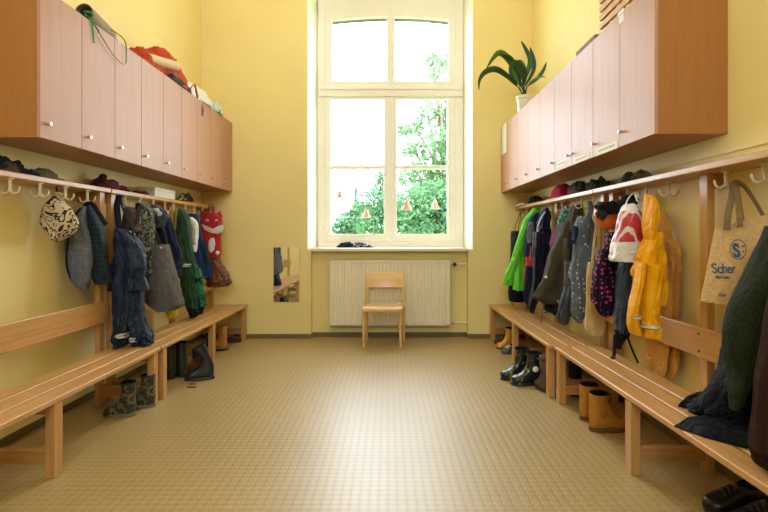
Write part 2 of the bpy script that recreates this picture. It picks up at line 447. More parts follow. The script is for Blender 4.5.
ch = thing('child_chair', "small beech child's chair standing in front of the radiator", 'chair', (-.05, 5.2, 0))
FLx, FRx, YFt = at(363.6, 0, 5.04).x, at(400.6, 0, 5.04).x, 5.05
RLx, RRx, YRr = -.222, .166, 5.36
for x, y in ((FLx, YFt), (FRx, YFt)):
    MB().tube([(x, y, 0), (x, y + .002, .2), (x + .004, y + .012, .372)], [.013, .0155, .0165], 14).build('leg', M_chair_leg, ch)
for x in (RLx, RRx):
    MB().tube([(x, YRr, 0), (x, YRr - .03, .36), (x, YRr - .02, .55), (x, YRr + .022, .705)], [.013, .0165, .0155, .012], 14).build('rear_post', M_chair_leg, ch)
zt, zb = .722, .565
bk = []
for i in range(15):
    u = i / 14; x = RLx - .004 + (RRx - RLx + .008) * u; dy = .028 * (1 - (2 * u - 1) ** 2); top = zt - .034 * abs(2 * u - 1) ** 2.2
    yb = YRr - .018
    bk.append([(x, yb + dy + .038, top), (x, yb + dy + .03, top + .004), (x, yb + dy + .024, top), (x, yb - .004 + dy, (zt + zb) / 2), (x, yb - .02 + dy, zb), (x, yb - .016 + dy, zb - .003), (x, yb - .010 + dy, zb), (x, yb + .008 + dy, (zt + zb) / 2)])
MB().rings(bk).build('backrest', M_chair, ch)
# seat: moulded plywood with a rolled front edge
sx0f, sx1f, sx0r, sx1r = FLx - .012, FRx + .014, RLx + .014, RRx - .014
st = []
for (y, z, k) in ((5.02, .352, 0), (5.012, .372, .0), (5.016, .392, .02), (5.035, .402, .08), (5.08, .403, .2), (5.2, .396, .55), (5.3, .396, .85), (5.36, .400, 1)):
    a, c = sx0f + (sx0r - sx0f) * k, sx1f + (sx1r - sx1f) * k; row = []
    for i in range(13):
        u = i / 12; row.append((a + (c - a) * u, y, z - .006 * (1 - (2 * u - 1) ** 2) * (1 if z > .39 else 0)))
    st.append(row)
top = [[Vector(p) for p in r] for r in st]
bot = [[Vector(p) + Vector((0, .010 if p[2] < .395 and p[1] < 5.03 else 0, -.011 if p[1] > 5.03 else -.003)) for p in r] for r in st]
sm = MB(); k = 13
for rws, flip in ((top, False), (bot, True)):
    base = len(sm.v); sm.v += [p for r in rws for p in r]
    for i in range(len(rws) - 1):
        for j in range(k - 1):
            q = (base + i * k + j, base + i * k + j + 1, base + (i + 1) * k + j + 1, base + (i + 1) * k + j)
            sm.f.append(q[::-1] if flip else q)
nv = len(top) * k; n = len(top)
for i in range(n - 1):
    for j in (0, k - 1): sm.f.append((i * k + j, (i + 1) * k + j, nv + (i + 1) * k + j, nv + i * k + j))
for j in range(k - 1):
    for i in (0, n - 1): sm.f.append((i * k + j, i * k + j + 1, nv + i * k + j + 1, nv + i * k + j))
sm.build('seat', M_chair, ch, ang=50)
for xa, xb in ((FLx + .006, RLx + .004), (FRx - .006, RRx - .004)):
    MB().tube([(xa, YFt + .005, .366), (xb, YRr - .03, .366)], .013, 10).build('side_rail', M_chair_leg, ch)
MB().tube([(FLx + .01, YFt + .02, .368), (FRx - .01, YFt + .02, .368)], .010, 10).build('front_rail', M_chair_leg, ch)

p0, p1 = at(273.6, 302, YF), at(299.6, 247.2, YF)
tm = NT('mirror silver'); tm.base((.86, .87, .86, 1)); tm.set(Metallic=1, Roughness=.03)
mir = thing('wall_mirror', 'frameless rectangular wall mirror on the yellow pier left of the window', 'mirror', ((p0.x + p1.x) / 2, YF, p0.z))
MB().box((p0.x, YF - .006, p0.z), (p1.x, YF - .0005, p1.z), .0012, 1).build('mirror_glass', tm.m, mir, smooth=False)
for x in (p0.x + .03, p1.x - .03):
    for z in (p0.z, p1.z): MB().box((x - .008, YF - .009, z - .006), (x + .008, YF, z + .006), .001).build('mirror_clip', M_steel, mir)

# ------------------------------------------------------------------ bench + coat rack units
def rack(s, y0, y1, df, dr, wall, where, hooks):
    """s: side sign; df front of the seat, dr front of the posts, wall: distances from the eye line"""
    X = lambda d: s * d
    t = thing('coat_rack_bench', where, 'coat rack', (X((df + dr) / 2), (y0 + y1) / 2, 0), 'beech coat racks with benches')
    ys = [(y0 + .035, y0 + .095), ((y0 + y1) / 2 - .03, (y0 + y1) / 2 + .03), (y1 - .095, y1 - .035)]
    wd = (dr - .03 - df - .024) / 3
    for i in range(3):
        a = df - .004 + i * (wd + .012)
        MB().box((X(a), y0 + .004, .338), (X(a + wd), y1 - .004, .366), .007, 3).build('seat_slat', M_beech_y, t)
    for a, b in ys:
        MB().box((X(df), a, 0), (X(df + .045), b, .338), .004).build('leg', M_beech_z, t)
        MB().box((X(dr), a, 0), (X(dr + .036), b, 1.385), .004).build('post', M_beech_z, t)
        MB().box((X(df + .045), a + .012, .06), (X(dr), b - .012, .122), .003).build('crossbar', M_beech_x, t)
        MB().box((X(df + .045), a + .012, .285), (X(dr), b - .012, .337), .003).build('seat_bearer', M_beech_x, t)
        MB().box((X(dr + .036), a + .01, 1.32), (X(wall - .001), b - .01, 1.384), .003).build('shelf_bracket', M_beech_x, t)
    o = MB().box((X(dr - .02), y0 + .03, .535), (X(dr), y1 - .03, .676), .006, 3).build('backrest', M_beech_y, t)
    for a, b in ys:
        for z in (.565, .645):
            MB().cyl((X(dr - .0195), (a + b) / 2, z), (X(dr - .0225), (a + b) / 2, z), .006, n=12).build('screw_cap', M_black, o)
    MB().box((X(wall - .18), y0 + .002, 1.385), (X(wall - .001), y1 - .002, 1.415), .005, 3).build('shelf', M_beech_y, t)
    dh = dr - .01
    for y in hooks:
        if any(a - .025 < y < b + .025 for a, b in ys): continue
        h = MB().lathe((X(dh), y, 0), [(0, 1.384), (.017, 1.384), (.017, 1.378), (.008, 1.372), (.0065, 1.33), (.0075, 1.315), (0, 1.312)], 14)
        for q in (-1, 1):
            pts = smooth_path([(X(dh) + q * .003, y, 1.322), (X(dh) + q * .022, y, 1.308), (X(dh) + q * .043, y, 1.316), (X(dh) + q * .05, y, 1.342)], 8)
            h.tube(pts, [.0055, .0055, .005, .005, .005, .005, .0055, .0035], 8)
        h.build('coat_hook', M_cream_pl, t)
    return t
hk = lambda a, n, d: [a + i * d for i in range(n)]
rack(-1, 1.30, 3.40, 1.51, 1.86, 2.016, 'beech coat rack with slatted bench on the left wall holding the drawstring bag', hk(1.43, 10, .215))
rack(-1, 3.405, 5.505, 1.51, 1.86, 2.016, 'beech coat rack with slatted bench on the left wall holding the fox bag', hk(3.60, 9, .215))
rack(1, 1.33, 3.43, 1.115, 1.465, 1.553, 'beech coat rack with slatted bench on the right wall holding the jute tote', hk(1.53, 9, .225))
rack(1, 3.435, 5.505, 1.088, 1.462, 1.553, 'beech coat rack with slatted bench on the right wall holding the green jacket', hk(3.62, 9, .215))

# ------------------------------------------------------------------ wall cabinets
DOORS = []
def cabinet(s, y0, y1, df, wall, knobs, label):
    X = lambda d: s * d; zb, zt = (1.576, 2.314) if s < 0 else (1.567, 2.262)
    t = thing('wall_cabinet', label, 'cabinet', (X((df + wall) / 2), (y0 + y1) / 2, zb), 'beech laminate wall cabinets')
    g = .0185
    m = MB()
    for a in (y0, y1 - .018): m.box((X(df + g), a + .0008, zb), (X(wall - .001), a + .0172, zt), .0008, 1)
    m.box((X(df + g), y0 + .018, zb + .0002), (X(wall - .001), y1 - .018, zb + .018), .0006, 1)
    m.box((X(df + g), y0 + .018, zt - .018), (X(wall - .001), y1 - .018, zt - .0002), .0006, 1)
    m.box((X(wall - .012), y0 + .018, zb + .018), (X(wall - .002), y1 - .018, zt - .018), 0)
    m.build('body', M_lam_shade, t)
    n = len(knobs); w = (y1 - y0) / n
    for i, k in enumerate(knobs):
        a, b = y0 + i * w + .0022, y0 + (i + 1) * w - .0022
        d = MB().box((X(df), a, zb + .001), (X(df + .018), b, zt - .001), .0012, 2).build('door', M_lam_door, t)
        if s > 0: DOORS.append(d)
        yk = (a + .045) if k == 'near' else (b - .03)
        z = zb + .075
        kb = MB().tube([(X(df), yk, z), (X(df - .004), yk, z), (X(df - .006), yk, z), (X(df - .020), yk, z), (X(df - .024), yk, z)], [.007, .007, .0065, .0095, .008], 16)
        kb.build('knob', M_steel, d)
    return t
def span(a, b, n=3): return [a + (b - a) * i / n for i in range(n + 1)]
L = span(2.467, 5.515); Rr = span(2.337, 5.515)
for i, w_ in enumerate(('nearest the camera', 'in the middle of the row', 'nearest the window')):
    cabinet(-1, L[i], L[i + 1], 1.677, 2.016, ['near'] * 3, 'pinkish beech three-door wall cabinet high on the left wall, ' + w_)
    cabinet(1, Rr[i], Rr[i + 1], 1.218, 1.553, ['far'] * 3 if i == 0 else ['near'] * 3, 'pinkish beech three-door wall cabinet high on the right wall, ' + w_)
# paper labels stuck on the right cabinet doors
def paper(k, p0, p1, name, lines=0):
    """k: door number from the camera; p0,p1: (px,py) corners on the right door faces"""
    dr = DOORS[k]; d = 1.218; y0 = d * F / (p0[0] - CX); y1 = d * F / (p1[0] - CX)
    zt_ = CZ + (CY - p0[1]) / F * y0; zb_ = CZ + (CY - p1[1]) / F * y0
    o = MB().box((d - .0016, y0, zb_), (d - .0002, y1, zt_), .0002, 1).build(name, M_white, dr, smooth=False); o['label'] = 'white paper'
    m = MB(); a, b = min(y0, y1), max(y0, y1); L_ = b - a; h = zt_ - zb_
    for q in range(lines):
        z = zb_ + h * (.4 if lines == 1 else .25 + .4 * q); x = a + L_ * .12
        while x < b - L_ * .15:
            wv = R.uniform(.012, .03); m.box((d - .002, x, z), (d - .0014, min(x + wv, b - L_ * .1), z + h * .2), 0); x += wv + .007
    if lines: m.build('handwriting', M_pencil, dr, smooth=False)
M_pencil = plain('pencil grey', (.35, .30, .25, 1), .8)
paper(1, (617.6, 139.5), (596.0, 148), 'name_label', 1)
paper(2, (589.5, 151.5), (574.2, 158.5), 'name_label', 1)
paper(3, (566.3, 158.5), (556.5, 164.5), 'name_label', 1)
paper(8, (506.3, 122), (501.8, 152), 'paper_sheet')
paper(0, (624, 12.5), (619.2, 20.5), 'sticker')
# ------------------------------------------------------------------ outside
M_leaf = None
def leafmat(name, c, c2):
    t = NT(name); nz = t.noise(2.5, 3)
    t.base(t.ramp(nz, [(.35, c), (.65, c2)])); t.set(Roughness=.6)
    tr = t.n('ShaderNodeBsdfTranslucent'); t.l(t.ramp(nz, [(.35, c), (.65, c2)]), tr.inputs[0])
    mx = t.n('ShaderNodeMixShader'); mx.inputs[0].default_value = .45
    t.l(t.b.outputs[0], mx.inputs[1]); t.l(tr.outputs[0], mx.inputs[2]); t.l(mx.outputs[0], t.out.inputs[0]); return t.m
M_bark = plain('bark', (.12, .09, .06, 1), .9, .3, 12, .3)
def leaves(mb, c, r, n, size, rr, hollow=.35):
    for _ in range(n):
        d = Vector((rr.gauss(0, 1), rr.gauss(0, 1), rr.gauss(0, 1))); d.normalize()
        k = hollow + (1 - hollow) * rr.random() ** .6
        p = Vector(c) + Vector((d.x * r[0], d.y * r[1], d.z * r[2])) * k
        s = size * rr.uniform(.6, 1.3)
        u = Vector((rr.gauss(0, 1), rr.gauss(0, 1), rr.gauss(0, .6))).normalized(); w = u.cross(Vector((rr.gauss(0, 1), rr.gauss(0, 1), rr.gauss(0, 1)))).normalized()
        nrm = u.cross(w)
        mb.add([p - u * s, p + w * s * .45 + nrm * s * .12, p + u * s, p - w * s * .45 + nrm * s * .12], [(0, 1, 2, 3)])
def tree(label, base, trunk, blobs, mat, name='leafy_tree', size=.10, dens=260, seed=1):
    rr = random.Random(seed); t = thing(name, label, 'tree', base, 'trees outside the window')
    tb = MB(); top = Vector(base) + Vector((0, 0, trunk))
    tb.tube(smooth_path([base, Vector(base) + Vector((.06, .03, trunk * .5)), top], 8), [.16, .15, .14, .13, .12, .11, .09, .06], 10)
    for c, r in blobs:
        c = Vector(c); st_ = Vector(base) + Vector((0, 0, trunk * rr.uniform(.45, .9)))
        tb.tube(smooth_path([st_, (st_ + c) / 2 + Vector((0, 0, .15)), c], 6), [.06, .05, .045, .035, .03, .015], 6)
    tb.build('trunk', M_bark, t)
    lm = MB()
    for c, r in blobs: leaves(lm, c, r, int(dens * (r[0] * r[2]) * 4 + 30), size, rr)
    lm.build('foliage', mat, t, smooth=False)
    return t
GZ = -2.0
struct(MB().box((-40, 6.1, GZ - .2), (40, 60, GZ), 0).build('ground', plain('lawn', (.20, .34, .12, 1), .9, .2, 3, .1), smooth=False))
lf1 = leafmat('fresh leaves', (.08, .16, .06, 1), (.15, .25, .11, 1))
lf2 = leafmat('bush leaves', (.045, .125, .05, 1), (.10, .21, .08, 1))
lf3 = leafmat('fir needles', (.07, .12, .10, 1), (.11, .17, .14, 1))
rr = random.Random(3)
Yt = 13.0
bl = []
for px, py, r in ((432, 60, .28), (440, 90, .42), (428, 112, .5), (445, 120, .5), (415, 128, .42), (438, 140, .55), (452, 150, .6), (420, 150, .4), (430, 165, .5), (446, 175, .6), (412, 170, .4), (408, 150, .35), (404, 130, .3), (425, 185, .5), (405, 178, .4), (436, 72, .3), (446, 62, .35), (424, 95, .3), (455, 100, .5), (460, 130, .6)):
    p = at(px, py, Yt + rr.uniform(-.8, .8)); bl.append((p, (r * .75, r * .8, r * .6)))
tree('tall loose-leaved tree outside the right half of the window', (1.5, Yt + .2, GZ), 5.2, bl, lf1, size=.075, dens=420, seed=2)
bl = [(at(px, py, 10 + rr.uniform(-.4, .6)), (r, r, r * .8)) for px, py, r in ((400, 212, .4), (412, 204, .45), (426, 200, .5), (440, 204, .5), (452, 200, .5), (408, 228, .5), (424, 226, .55), (440, 228, .55), (455, 224, .5))]
tree('dense green bush outside the right half of the window', (.75, 10.2, GZ), 2.6, bl, lf2, 'bush', .055, 1100, 3)
bl = [(at(px, py, 10.5 + rr.uniform(-.4, .6)), (r, r, r * .8)) for px, py, r in ((340, 228, .3), (352, 222, .36), (364, 214, .4), (374, 204, .42), (382, 190, .34), (386, 175, .26), (346, 236, .4), (362, 234, .45), (376, 226, .45), (388, 215, .4))]
tree('dense green bush outside the left half of the window', (-.55, 10.7, GZ), 2.6, bl, lf2, 'bush', .055, 1000, 4)
ft = thing('fir_tree', 'slender bluish fir far outside the left window pane', 'tree', (at(356, 0, 22).x, 22, GZ), 'trees outside the window')
fb = at(356, 235, 22); zt = at(356, 181, 22).z
MB().tube([(fb.x, 22, GZ), (fb.x, 22, zt)], [.12, .02], 8).build('trunk', M_bark, ft)
fm = MB(); rr = random.Random(9)
for i in range(1100):
    u = rr.random() ** .7; z = zt - (zt - GZ) * u * .8; rad = .04 + .75 * u * (.7 + .3 * math.sin(u * 60)); a = rr.uniform(0, 6.28); q = rad * rr.uniform(.3, 1)
    p = Vector((fb.x + q * math.cos(a), 22 + q * math.sin(a), z)); d = Vector((math.cos(a), math.sin(a), -.35)) * .16; w_ = Vector((-math.sin(a), math.cos(a), 0)) * .05
    fm.add([p - d, p + w_, p + d, p - w_], [(0, 1, 2, 3)])
fm.build('foliage', lf3, ft, smooth=False)

# ------------------------------------------------------------------ light: overcast sky through the window, plus an added rear window and ceiling luminaires
wd_ = bpy.data.worlds.new('overcast sky'); sc.world = wd_; wd_.use_nodes = True
nt = wd_.node_tree; bg = nt.nodes['Background']; bg.inputs[0].default_value = (.80, .91, 1.0, 1); bg.inputs[1].default_value = SKY
lp = bpy.data.lights.new('window_daylight', 'AREA'); lp.shape = 'RECTANGLE'; lp.size = 1.7; lp.size_y = 3.1; lp.cycles.is_portal = True
lo = bpy.data.objects.new('window_daylight', lp); COL.objects.link(lo); lo.location = (.02, 6.05, 2.5); lo.rotation_euler = (-PI / 2, 0, 0)
lp2 = bpy.data.lights.new('added_window_daylight', 'AREA'); lp2.shape = 'RECTANGLE'; lp2.size = 1.75; lp2.size_y = 1.65; lp2.cycles.is_portal = True  # portal for the added rear window
lo2 = bpy.data.objects.new('added_window_daylight', lp2); COL.objects.link(lo2); lo2.location = (-.225, -1.95, 2.775); lo2.rotation_euler = (PI / 2, 0, 0)

def emis(name, c, k):
    t = NT(name); t.base((.9, .9, .9, 1)); t.set(Emission_Color=c, Emission_Strength=k); return t.m
M_diff = emis('added lamp diffuser', (1, .945, .80, 1), LAMP)
for i, (x, y, wh) in enumerate(((-.95, 4.3, 'left one nearer the window'), (.5, 4.3, 'right one nearer the window'), (-.95, 2.3, 'left one farther from the window'), (.5, 2.3, 'right one farther from the window'))):
    l = thing('added_ceiling_lamp', 'long white ceiling lamp added out of view, ' + wh, 'lamp', (x, y, ZC - .09), 'added ceiling lamps')  # unseen lamps, added and placed to brighten the room and far wall
    MB().box((x - .10, y - .65, ZC - .06), (x + .10, y + .65, ZC), .006).build('housing', M_white, l)
    MB().box((x - .085, y - .62, ZC - .09), (x + .085, y + .62, ZC - .061), .008).build('diffuser', M_diff, l)

cam = bpy.data.cameras.new('camera'); cam.lens = 24; cam.sensor_width = 36; cam.sensor_fit = 'HORIZONTAL'
cam.shift_x = (384 - CX) / 768; cam.shift_y = (CY - 256) / 768; cam.clip_start = .05
co = bpy.data.objects.new('camera', cam); COL.objects.link(co); co.location = (0, 0, CZ); co.rotation_euler = (PI / 2, 0, 0)
sc.camera = co
vs = sc.view_settings; vs.view_transform = 'Standard'; vs.look = 'None'; vs.gamma = 1; vs.exposure = EXPO; vs.use_curve_mapping = False
try:
    sc.cycles.use_denoising = True; sc.cycles.max_bounces = 10; sc.cycles.diffuse_bounces = 6; sc.cycles.sample_clamp_indirect = 6
except Exception: pass
# ------------------------------------------------------------------ clothes and bags
def make(name, label, cat, parts, group=None):
    """parts: (part name, MB, material[, label]) ; one part only -> one mesh"""
    if len(parts) == 1:
        return tag(parts[0][1].build(name, parts[0][2]), label, cat, group)
    v = parts[0][1].v; c = sum(v, Vector()) / len(v); zmin = min(min(p.z for p in q[1].v) for q in parts if not isinstance(q[1], str))
    t = thing(name, label, cat, (c.x, c.y, zmin), group); made = {}
    for q in parts:
        par = t; pn = q[0]
        if '>' in pn: up, pn = pn.split('>'); par = made[up]
        o = q[1].build(pn, q[2], par); made[pn] = o
        if len(q) > 3: o['label'] = q[3]
    return t
def strap(pts, r, flat=.35, m=16, n=8):
    return MB().tube(smooth_path(pts, m), r, n, flat)
def rib(st, Y, b, **kw): return cloth(st, Y, b, 'flat', 'flat', **kw)

D = lambda r, g, b: srgb(r, g, b)
F_black = fabric('black fabric', (.014, .014, .016, 1), rough=.75)
F_navy = fabric('navy rainwear', (.012, .022, .046, 1), rough=.45, bump=.6, sheen=.1)
F_navy2 = fabric('navy cloth', (.009, .013, .032, 1), rough=.8)
F_blue = fabric('blue cloth', (.015, .03, .10, 1), rough=.75)
F_white = fabric('off white fleece', (.72, .68, .58, 1), rough=.9)
F_reflect = plain('grey reflective tape', (.48, .48, .45, 1), .35, .08, 40, .05)

# ---- left rack, from the camera to the window
Y = 2.93
bag = cloth([(196, 55, 63), (201, 50, 66), (207, 44, 72), (215, 41.5, 76), (224, 40.5, 78), (233, 45, 73), (239, 50, 64), (242, 56, 58)], Y, .06, 'flat', 'flat', amp=.05, k=(6, 11))
make('drawstring_bag', 'cream drawstring bag with black swirl print on the nearest left hook', 'bag', [
    ('body', bag, fabric('cream print cotton', (.60, .48, .30, 1), (.03, .025, .02, 1), 'ink', 10, .40)),
    ('ruffle', rib([(193, 52, 66), (196, 53, 65), (199, 55, 63)], Y, .035, amp=.3, k=(7, 12)), fabric('cream cotton', (.58, .46, .28, 1))),
    ('cord', strap([at(58, 186, Y) + Vector((-.01, 0, .01)), at(56.5, 191, Y), at(55, 196, Y), at(52, 202, Y - .05)], .004, 1), F_black)])
Y = 3.15
make('fleece_vest', "child's light grey marled vest hanging beside the dark quilted vest", 'vest', [
    ('body', cloth([(206, 83, 87), (212, 77, 88), (222, 71, 89), (234, 67, 91), (250, 65.5, 92), (267, 66.5, 92.5), (279, 70, 92), (286, 77, 91), (291, 87, 90)], Y, .06, 'flat', 'flat', amp=.09, k=(3, 7)),
     fabric('grey marl', (.15, .16, .185, 1), (.10, .11, .13, 1), 'camo', 60, .45)),
    ('zip_tape', MB().tube(smooth_path([at(81, 208, Y - .07), at(73, 220, Y - .07), at(68, 240, Y - .07), at(66.5, 265, Y - .06), at(72, 281, Y - .05)], 16), .006, 8), F_black)])
Y = 3.22
F_quilt = fabric('dark green quilting', (.014, .024, .03, 1), None, 'quilt', 11, rough=.5, bump=.5)
make('quilted_vest', "child's dark teal quilted vest hanging before the first double post", 'vest', [
    ('body', cloth([(206, 85, 91), (213, 86, 97), (223, 88, 104), (235, 89, 107), (250, 90, 109), (267, 91.5, 110.5), (280, 93, 111), (284, 94, 111)], Y, .07, 'flat', 'hollow', amp=.06, k=(3, 8)), F_quilt),
    ('collar', MB().tube(smooth_path([at(83, 212, Y - .06), at(86, 205, Y - .05), at(92, 204, Y - .08), at(98, 212, Y - .09), at(106, 225, Y - .07)], 16), [.014] * 16, 10), F_black)])

Y = 3.40
leg1 = [(284, 112, 134), (300, 113, 133), (320, 113, 132), (335, 112.5, 131), (341, 113, 130), (346, 114, 127)]
leg2 = [(284, 124, 146), (300, 126, 146), (320, 128, 147), (334, 129, 151), (340, 130, 153), (345, 133, 152)]
make('rain_dungarees', "child's navy rain dungarees hanging down onto the left bench", 'trousers', [
    ('bib', cloth([(228, 116, 126), (236, 115, 136), (246, 114, 142), (262, 112, 147), (275, 111.5, 147.5), (290, 112, 147)], Y, .075, 'flat', 'flat', amp=.12), F_navy),
    ('trouser_leg', cloth(leg1, Y - .03, .075, amp=.16), F_navy),
    ('trouser_leg', cloth(leg2, Y + .04, .075, amp=.16), F_navy),
    ('shoulder_strap', strap([at(119, 196, Y + .05), at(117, 206, Y), at(118, 218, Y - .02), at(120, 232, Y - .03)], [.02] * 16, .4), F_navy2),
    ('shoulder_strap', strap([at(120, 196, Y + .05), at(124, 212, Y + .05), at(131, 226, Y + .03), at(134, 238, Y)], [.014] * 16, .4), F_navy2),
    ('reflective_strip', rib([(332.2, 116, 131.5), (336.5, 115.5, 131.2)], Y - .035, .082, amp=.04, m=5), F_reflect, 'grey reflective strip'),
    ('reflective_strip', rib([(336.5, 129, 141), (340.5, 129.5, 142)], Y - .0, .082, amp=.04, m=5), F_reflect, 'grey reflective strip')])
Y = 3.56
make('peaked_cap', 'olive brown cap hanging from a left hook above the navy dungarees', 'cap', [
    ('crown', MB().rings(drape_rings(outline([(207, 126, 134), (211, 123, 138), (218, 122, 140), (226, 123, 140), (231, 126, 138)], Y, .07), amp=.05)), fabric('olive cap cloth', (.07, .052, .035, 1))),
    ('brim', MB().rings(drape_rings(outline([(226, 129, 141), (230, 130, 142), (233, 132, 140)], Y - .05, .05), amp=.03)), fabric('dark olive brim', (.07, .055, .035, 1)))])
Y = 3.66
F_camo = fabric('pale camouflage', (.13, .13, .09, 1), (.03, .04, .03, 1), 'camo', 18, .45, c3=(.22, .21, .17, 1))
make('camouflage_jacket', "child's pale camouflage jacket behind the grey felt bag", 'jacket', [
    ('body', cloth([(204, 139, 148), (212, 138, 153), (222, 138, 155), (238, 139, 156), (255, 140, 157), (275, 141, 156)], Y, .07, amp=.14), F_camo),
    ('sleeve', cloth([(210, 137, 145), (228, 137, 146), (246, 138, 147), (262, 139, 146)], Y - .07, .05, amp=.16), F_camo)])
Y = 3.72
F_felt = fabric('grey felt', (.105, .098, .09, 1), rough=.95, wr=30)
make('felt_tote', 'grey felt tote bag with black handles over the left bench', 'bag', [
    ('body', cloth([(244.5, 145.5, 168), (252, 144, 170.5), (264, 143, 174), (277, 143, 178), (289, 143.5, 180.5), (299, 145, 182.5), (305, 148, 182), (310, 156, 176)], Y, .095, 'hollow', 'flat', amp=.05, k=(3, 5), exp=2.5), F_felt),
    ('handle', strap([at(148, 246, Y - .08), at(143, 232, Y - .06), at(137, 214, Y - .03), at(138, 204, Y), at(146, 215, Y), at(155, 232, Y - .02), at(160, 246, Y - .06)], .014, .35, 26), F_black),
    ('handle', strap([at(156, 246, Y + .06), at(150, 228, Y + .05), at(142, 206, Y + .02), at(152, 210, Y + .03), at(163, 228, Y + .04), at(167, 246, Y + .05)], .014, .35, 26), F_black),
    ('press_stud', MB().ball(at(161, 248, Y - .09), .008, 10, 6), M_steel)])
Y = 3.98
make('hooded_jacket', "child's dark navy jacket hanging behind the grey felt bag", 'jacket', [
    ('body', cloth([(207, 153, 162), (215, 151, 168), (226, 150, 172), (240, 151, 176), (255, 154, 179), (268, 160, 181), (278, 164, 180)], Y, .08, amp=.13), F_navy2),
    ('sleeve', cloth([(228, 166, 175), (242, 168, 179), (256, 171, 181), (270, 174, 182)], Y - .07, .05, amp=.16), F_navy2),
    ('hood', cloth([(205, 152, 160), (211, 150, 166), (219, 151, 168), (228, 156, 166)], Y - .06, .06, 'flat', 'flat', amp=.12), fabric('slate hood', (.05, .06, .085, 1))),
    ('lining_tip', rib([(208, 153, 159), (212, 153, 161), (216, 156, 161)], Y - .125, .025, amp=.1), fabric('pale grey lining', (.45, .45, .42, 1)))])
Y = 4.12
make('rain_trousers', 'yellow rain trousers showing below the grey felt bag', 'trousers', [
    ('body', cloth([(250, 163, 175), (275, 164, 177), (298, 165, 178), (309, 166, 178), (318, 168, 175)], Y, .05, amp=.14),
     fabric('lemon rainwear', (.62, .50, .04, 1), rough=.4))])
Y = 4.50
F_green = fabric('dark green rainwear', (.022, .062, .03, 1), rough=.5, bump=.5, sheen=.1)
F_green2 = fabric('patterned green rainwear', (.03, .16, .06, 1), (.012, .03, .02, 1), 'camo', 16, .5)
gl = make('rain_overalls', "child's green rain overalls hanging from the far left rack", 'overalls', [
    ('body', cloth([(209, 178, 184), (216, 177, 189), (226, 177, 191), (245, 178, 192), (262, 179, 196), (278, 180, 199)], Y, .07, amp=.12), F_green),
    ('trouser_leg', cloth([(270, 180, 193), (286, 181.5, 195), (300, 184, 197), (308, 186, 198)], Y - .03, .05, amp=.15), F_green),
    ('trouser_leg', cloth([(268, 188, 200), (284, 191, 204), (298, 192, 205.5), (306, 192, 205)], Y + .04, .05, amp=.15), F_green2),
    ('hem_cuff', cloth([(306, 187, 199), (312, 188, 199), (318, 190, 196)], Y - .03, .045, amp=.16), F_black),
    ('hem_cuff', cloth([(304, 193, 205), (309, 193, 204), (314, 195, 202)], Y + .04, .045, amp=.16), F_black),
    ('reflective_strip', rib([(263.5, 179, 193), (266.5, 179, 193.5)], Y - .015, .072, amp=.03, m=5), F_reflect, 'grey reflective strip')])
Y = 4.72
make('softshell_jacket', "child's blue jacket with cream hood lining beside the fox bag", 'jacket', [
    ('body', cloth([(214, 186, 198), (224, 185, 200), (238, 187, 203), (252, 191, 206), (266, 194, 209), (277, 197, 211)], Y, .06, amp=.12), F_blue),
    ('hood', rib([(217, 187, 192), (222, 185.5, 197), (232, 186, 198.5), (242, 188, 198.5), (249, 192, 197.5), (252, 194, 196)], Y - .08, .04, amp=.06), F_white, 'cream fleece hood lining'),
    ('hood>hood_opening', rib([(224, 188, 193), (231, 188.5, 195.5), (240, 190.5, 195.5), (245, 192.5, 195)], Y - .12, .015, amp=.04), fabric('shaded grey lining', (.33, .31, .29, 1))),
    ('sleeve', cloth([(240, 199, 206), (254, 202, 209), (268, 204, 211.5), (278, 206, 212)], Y + .02, .05, amp=.14), F_navy2)])
# fox shaped bag
Y = 5.04
F_red = fabric('red plush', (.40, .022, .028, 1), rough=.95, sheen=.5, wr=20)
F_wht = fabric('white plush', (.74, .69, .60, 1), rough=.95, sheen=.4)
fxp = [('body', rib([(213, 205, 216), (217, 201.5, 221), (223, 200, 222.5), (232, 200.5, 222), (243, 201, 221), (252, 202.5, 221), (258, 205, 219)], Y, .07, amp=.02, exp=2.6), F_red)]
for px, sx in ((203.5, -1), (219, 1)):
    e = MB(); b0, tip = at(px, 217, Y), at(px + sx * .5, 210, Y)
    e.rings([[b0 + Vector((math.cos(a) * .04 * k + (tip.x - b0.x) * (1 - k), math.sin(a) * .022 * k, (tip.z - b0.z) * (1 - k))) for a in [2 * PI * j / 14 for j in range(14)]] for k in (1, .75, .5, .25, .05)])
    fxp.append(('ear', e, F_red))
yf = Y - .073
def pad(poly, y, th, n=None):
    c = sum((Vector(p) for p in poly), Vector((0, 0))) / len(poly); P3 = lambda q, dy, k: at(c.x + (q[0] - c.x) * k, c.y + (q[1] - c.y) * k, y) + Vector((0, dy, 0))
    return MB().rings([[P3(q, .012, 1) for q in poly], [P3(q, -th * .5, 1) for q in poly], [P3(q, -th, .82) for q in poly], [P3(q, -th * 1.1, .3) for q in poly]])
pl = [(201.5, 224), (205, 226), (210, 228), (216, 229), (221, 225), (225, 226), (223, 231), (218, 234), (211, 233), (205, 230)]
fxp.append(('muzzle', pad(pl, yf, .014), F_wht, 'white muzzle'))
fxp.append(('belly_patch', pad([(209, 241), (211, 238), (214, 238), (215, 243), (214, 250), (211, 253), (208.5, 250), (208.5, 245)], yf, .008), F_wht, 'white belly patch'))
for px in (207.3, 216.5):
    fxp.append(('eye', MB().ball(at(px, 220.5, yf), (.014, .006, .012), 12, 8), F_wht)); fxp.append(('pupil', MB().ball(at(px + .2, 220.8, yf - .004), (.007, .006, .008), 12, 8), M_black))
fxp.append(('nose', MB().ball(at(224, 226.3, yf), (.01, .01, .008), 12, 8), M_black))
for px in (204.5, 217.5): fxp.append(('paw', MB().ball(at(px, 253, yf), (.019, .014, .022), 14, 8), F_wht, 'white paw'))
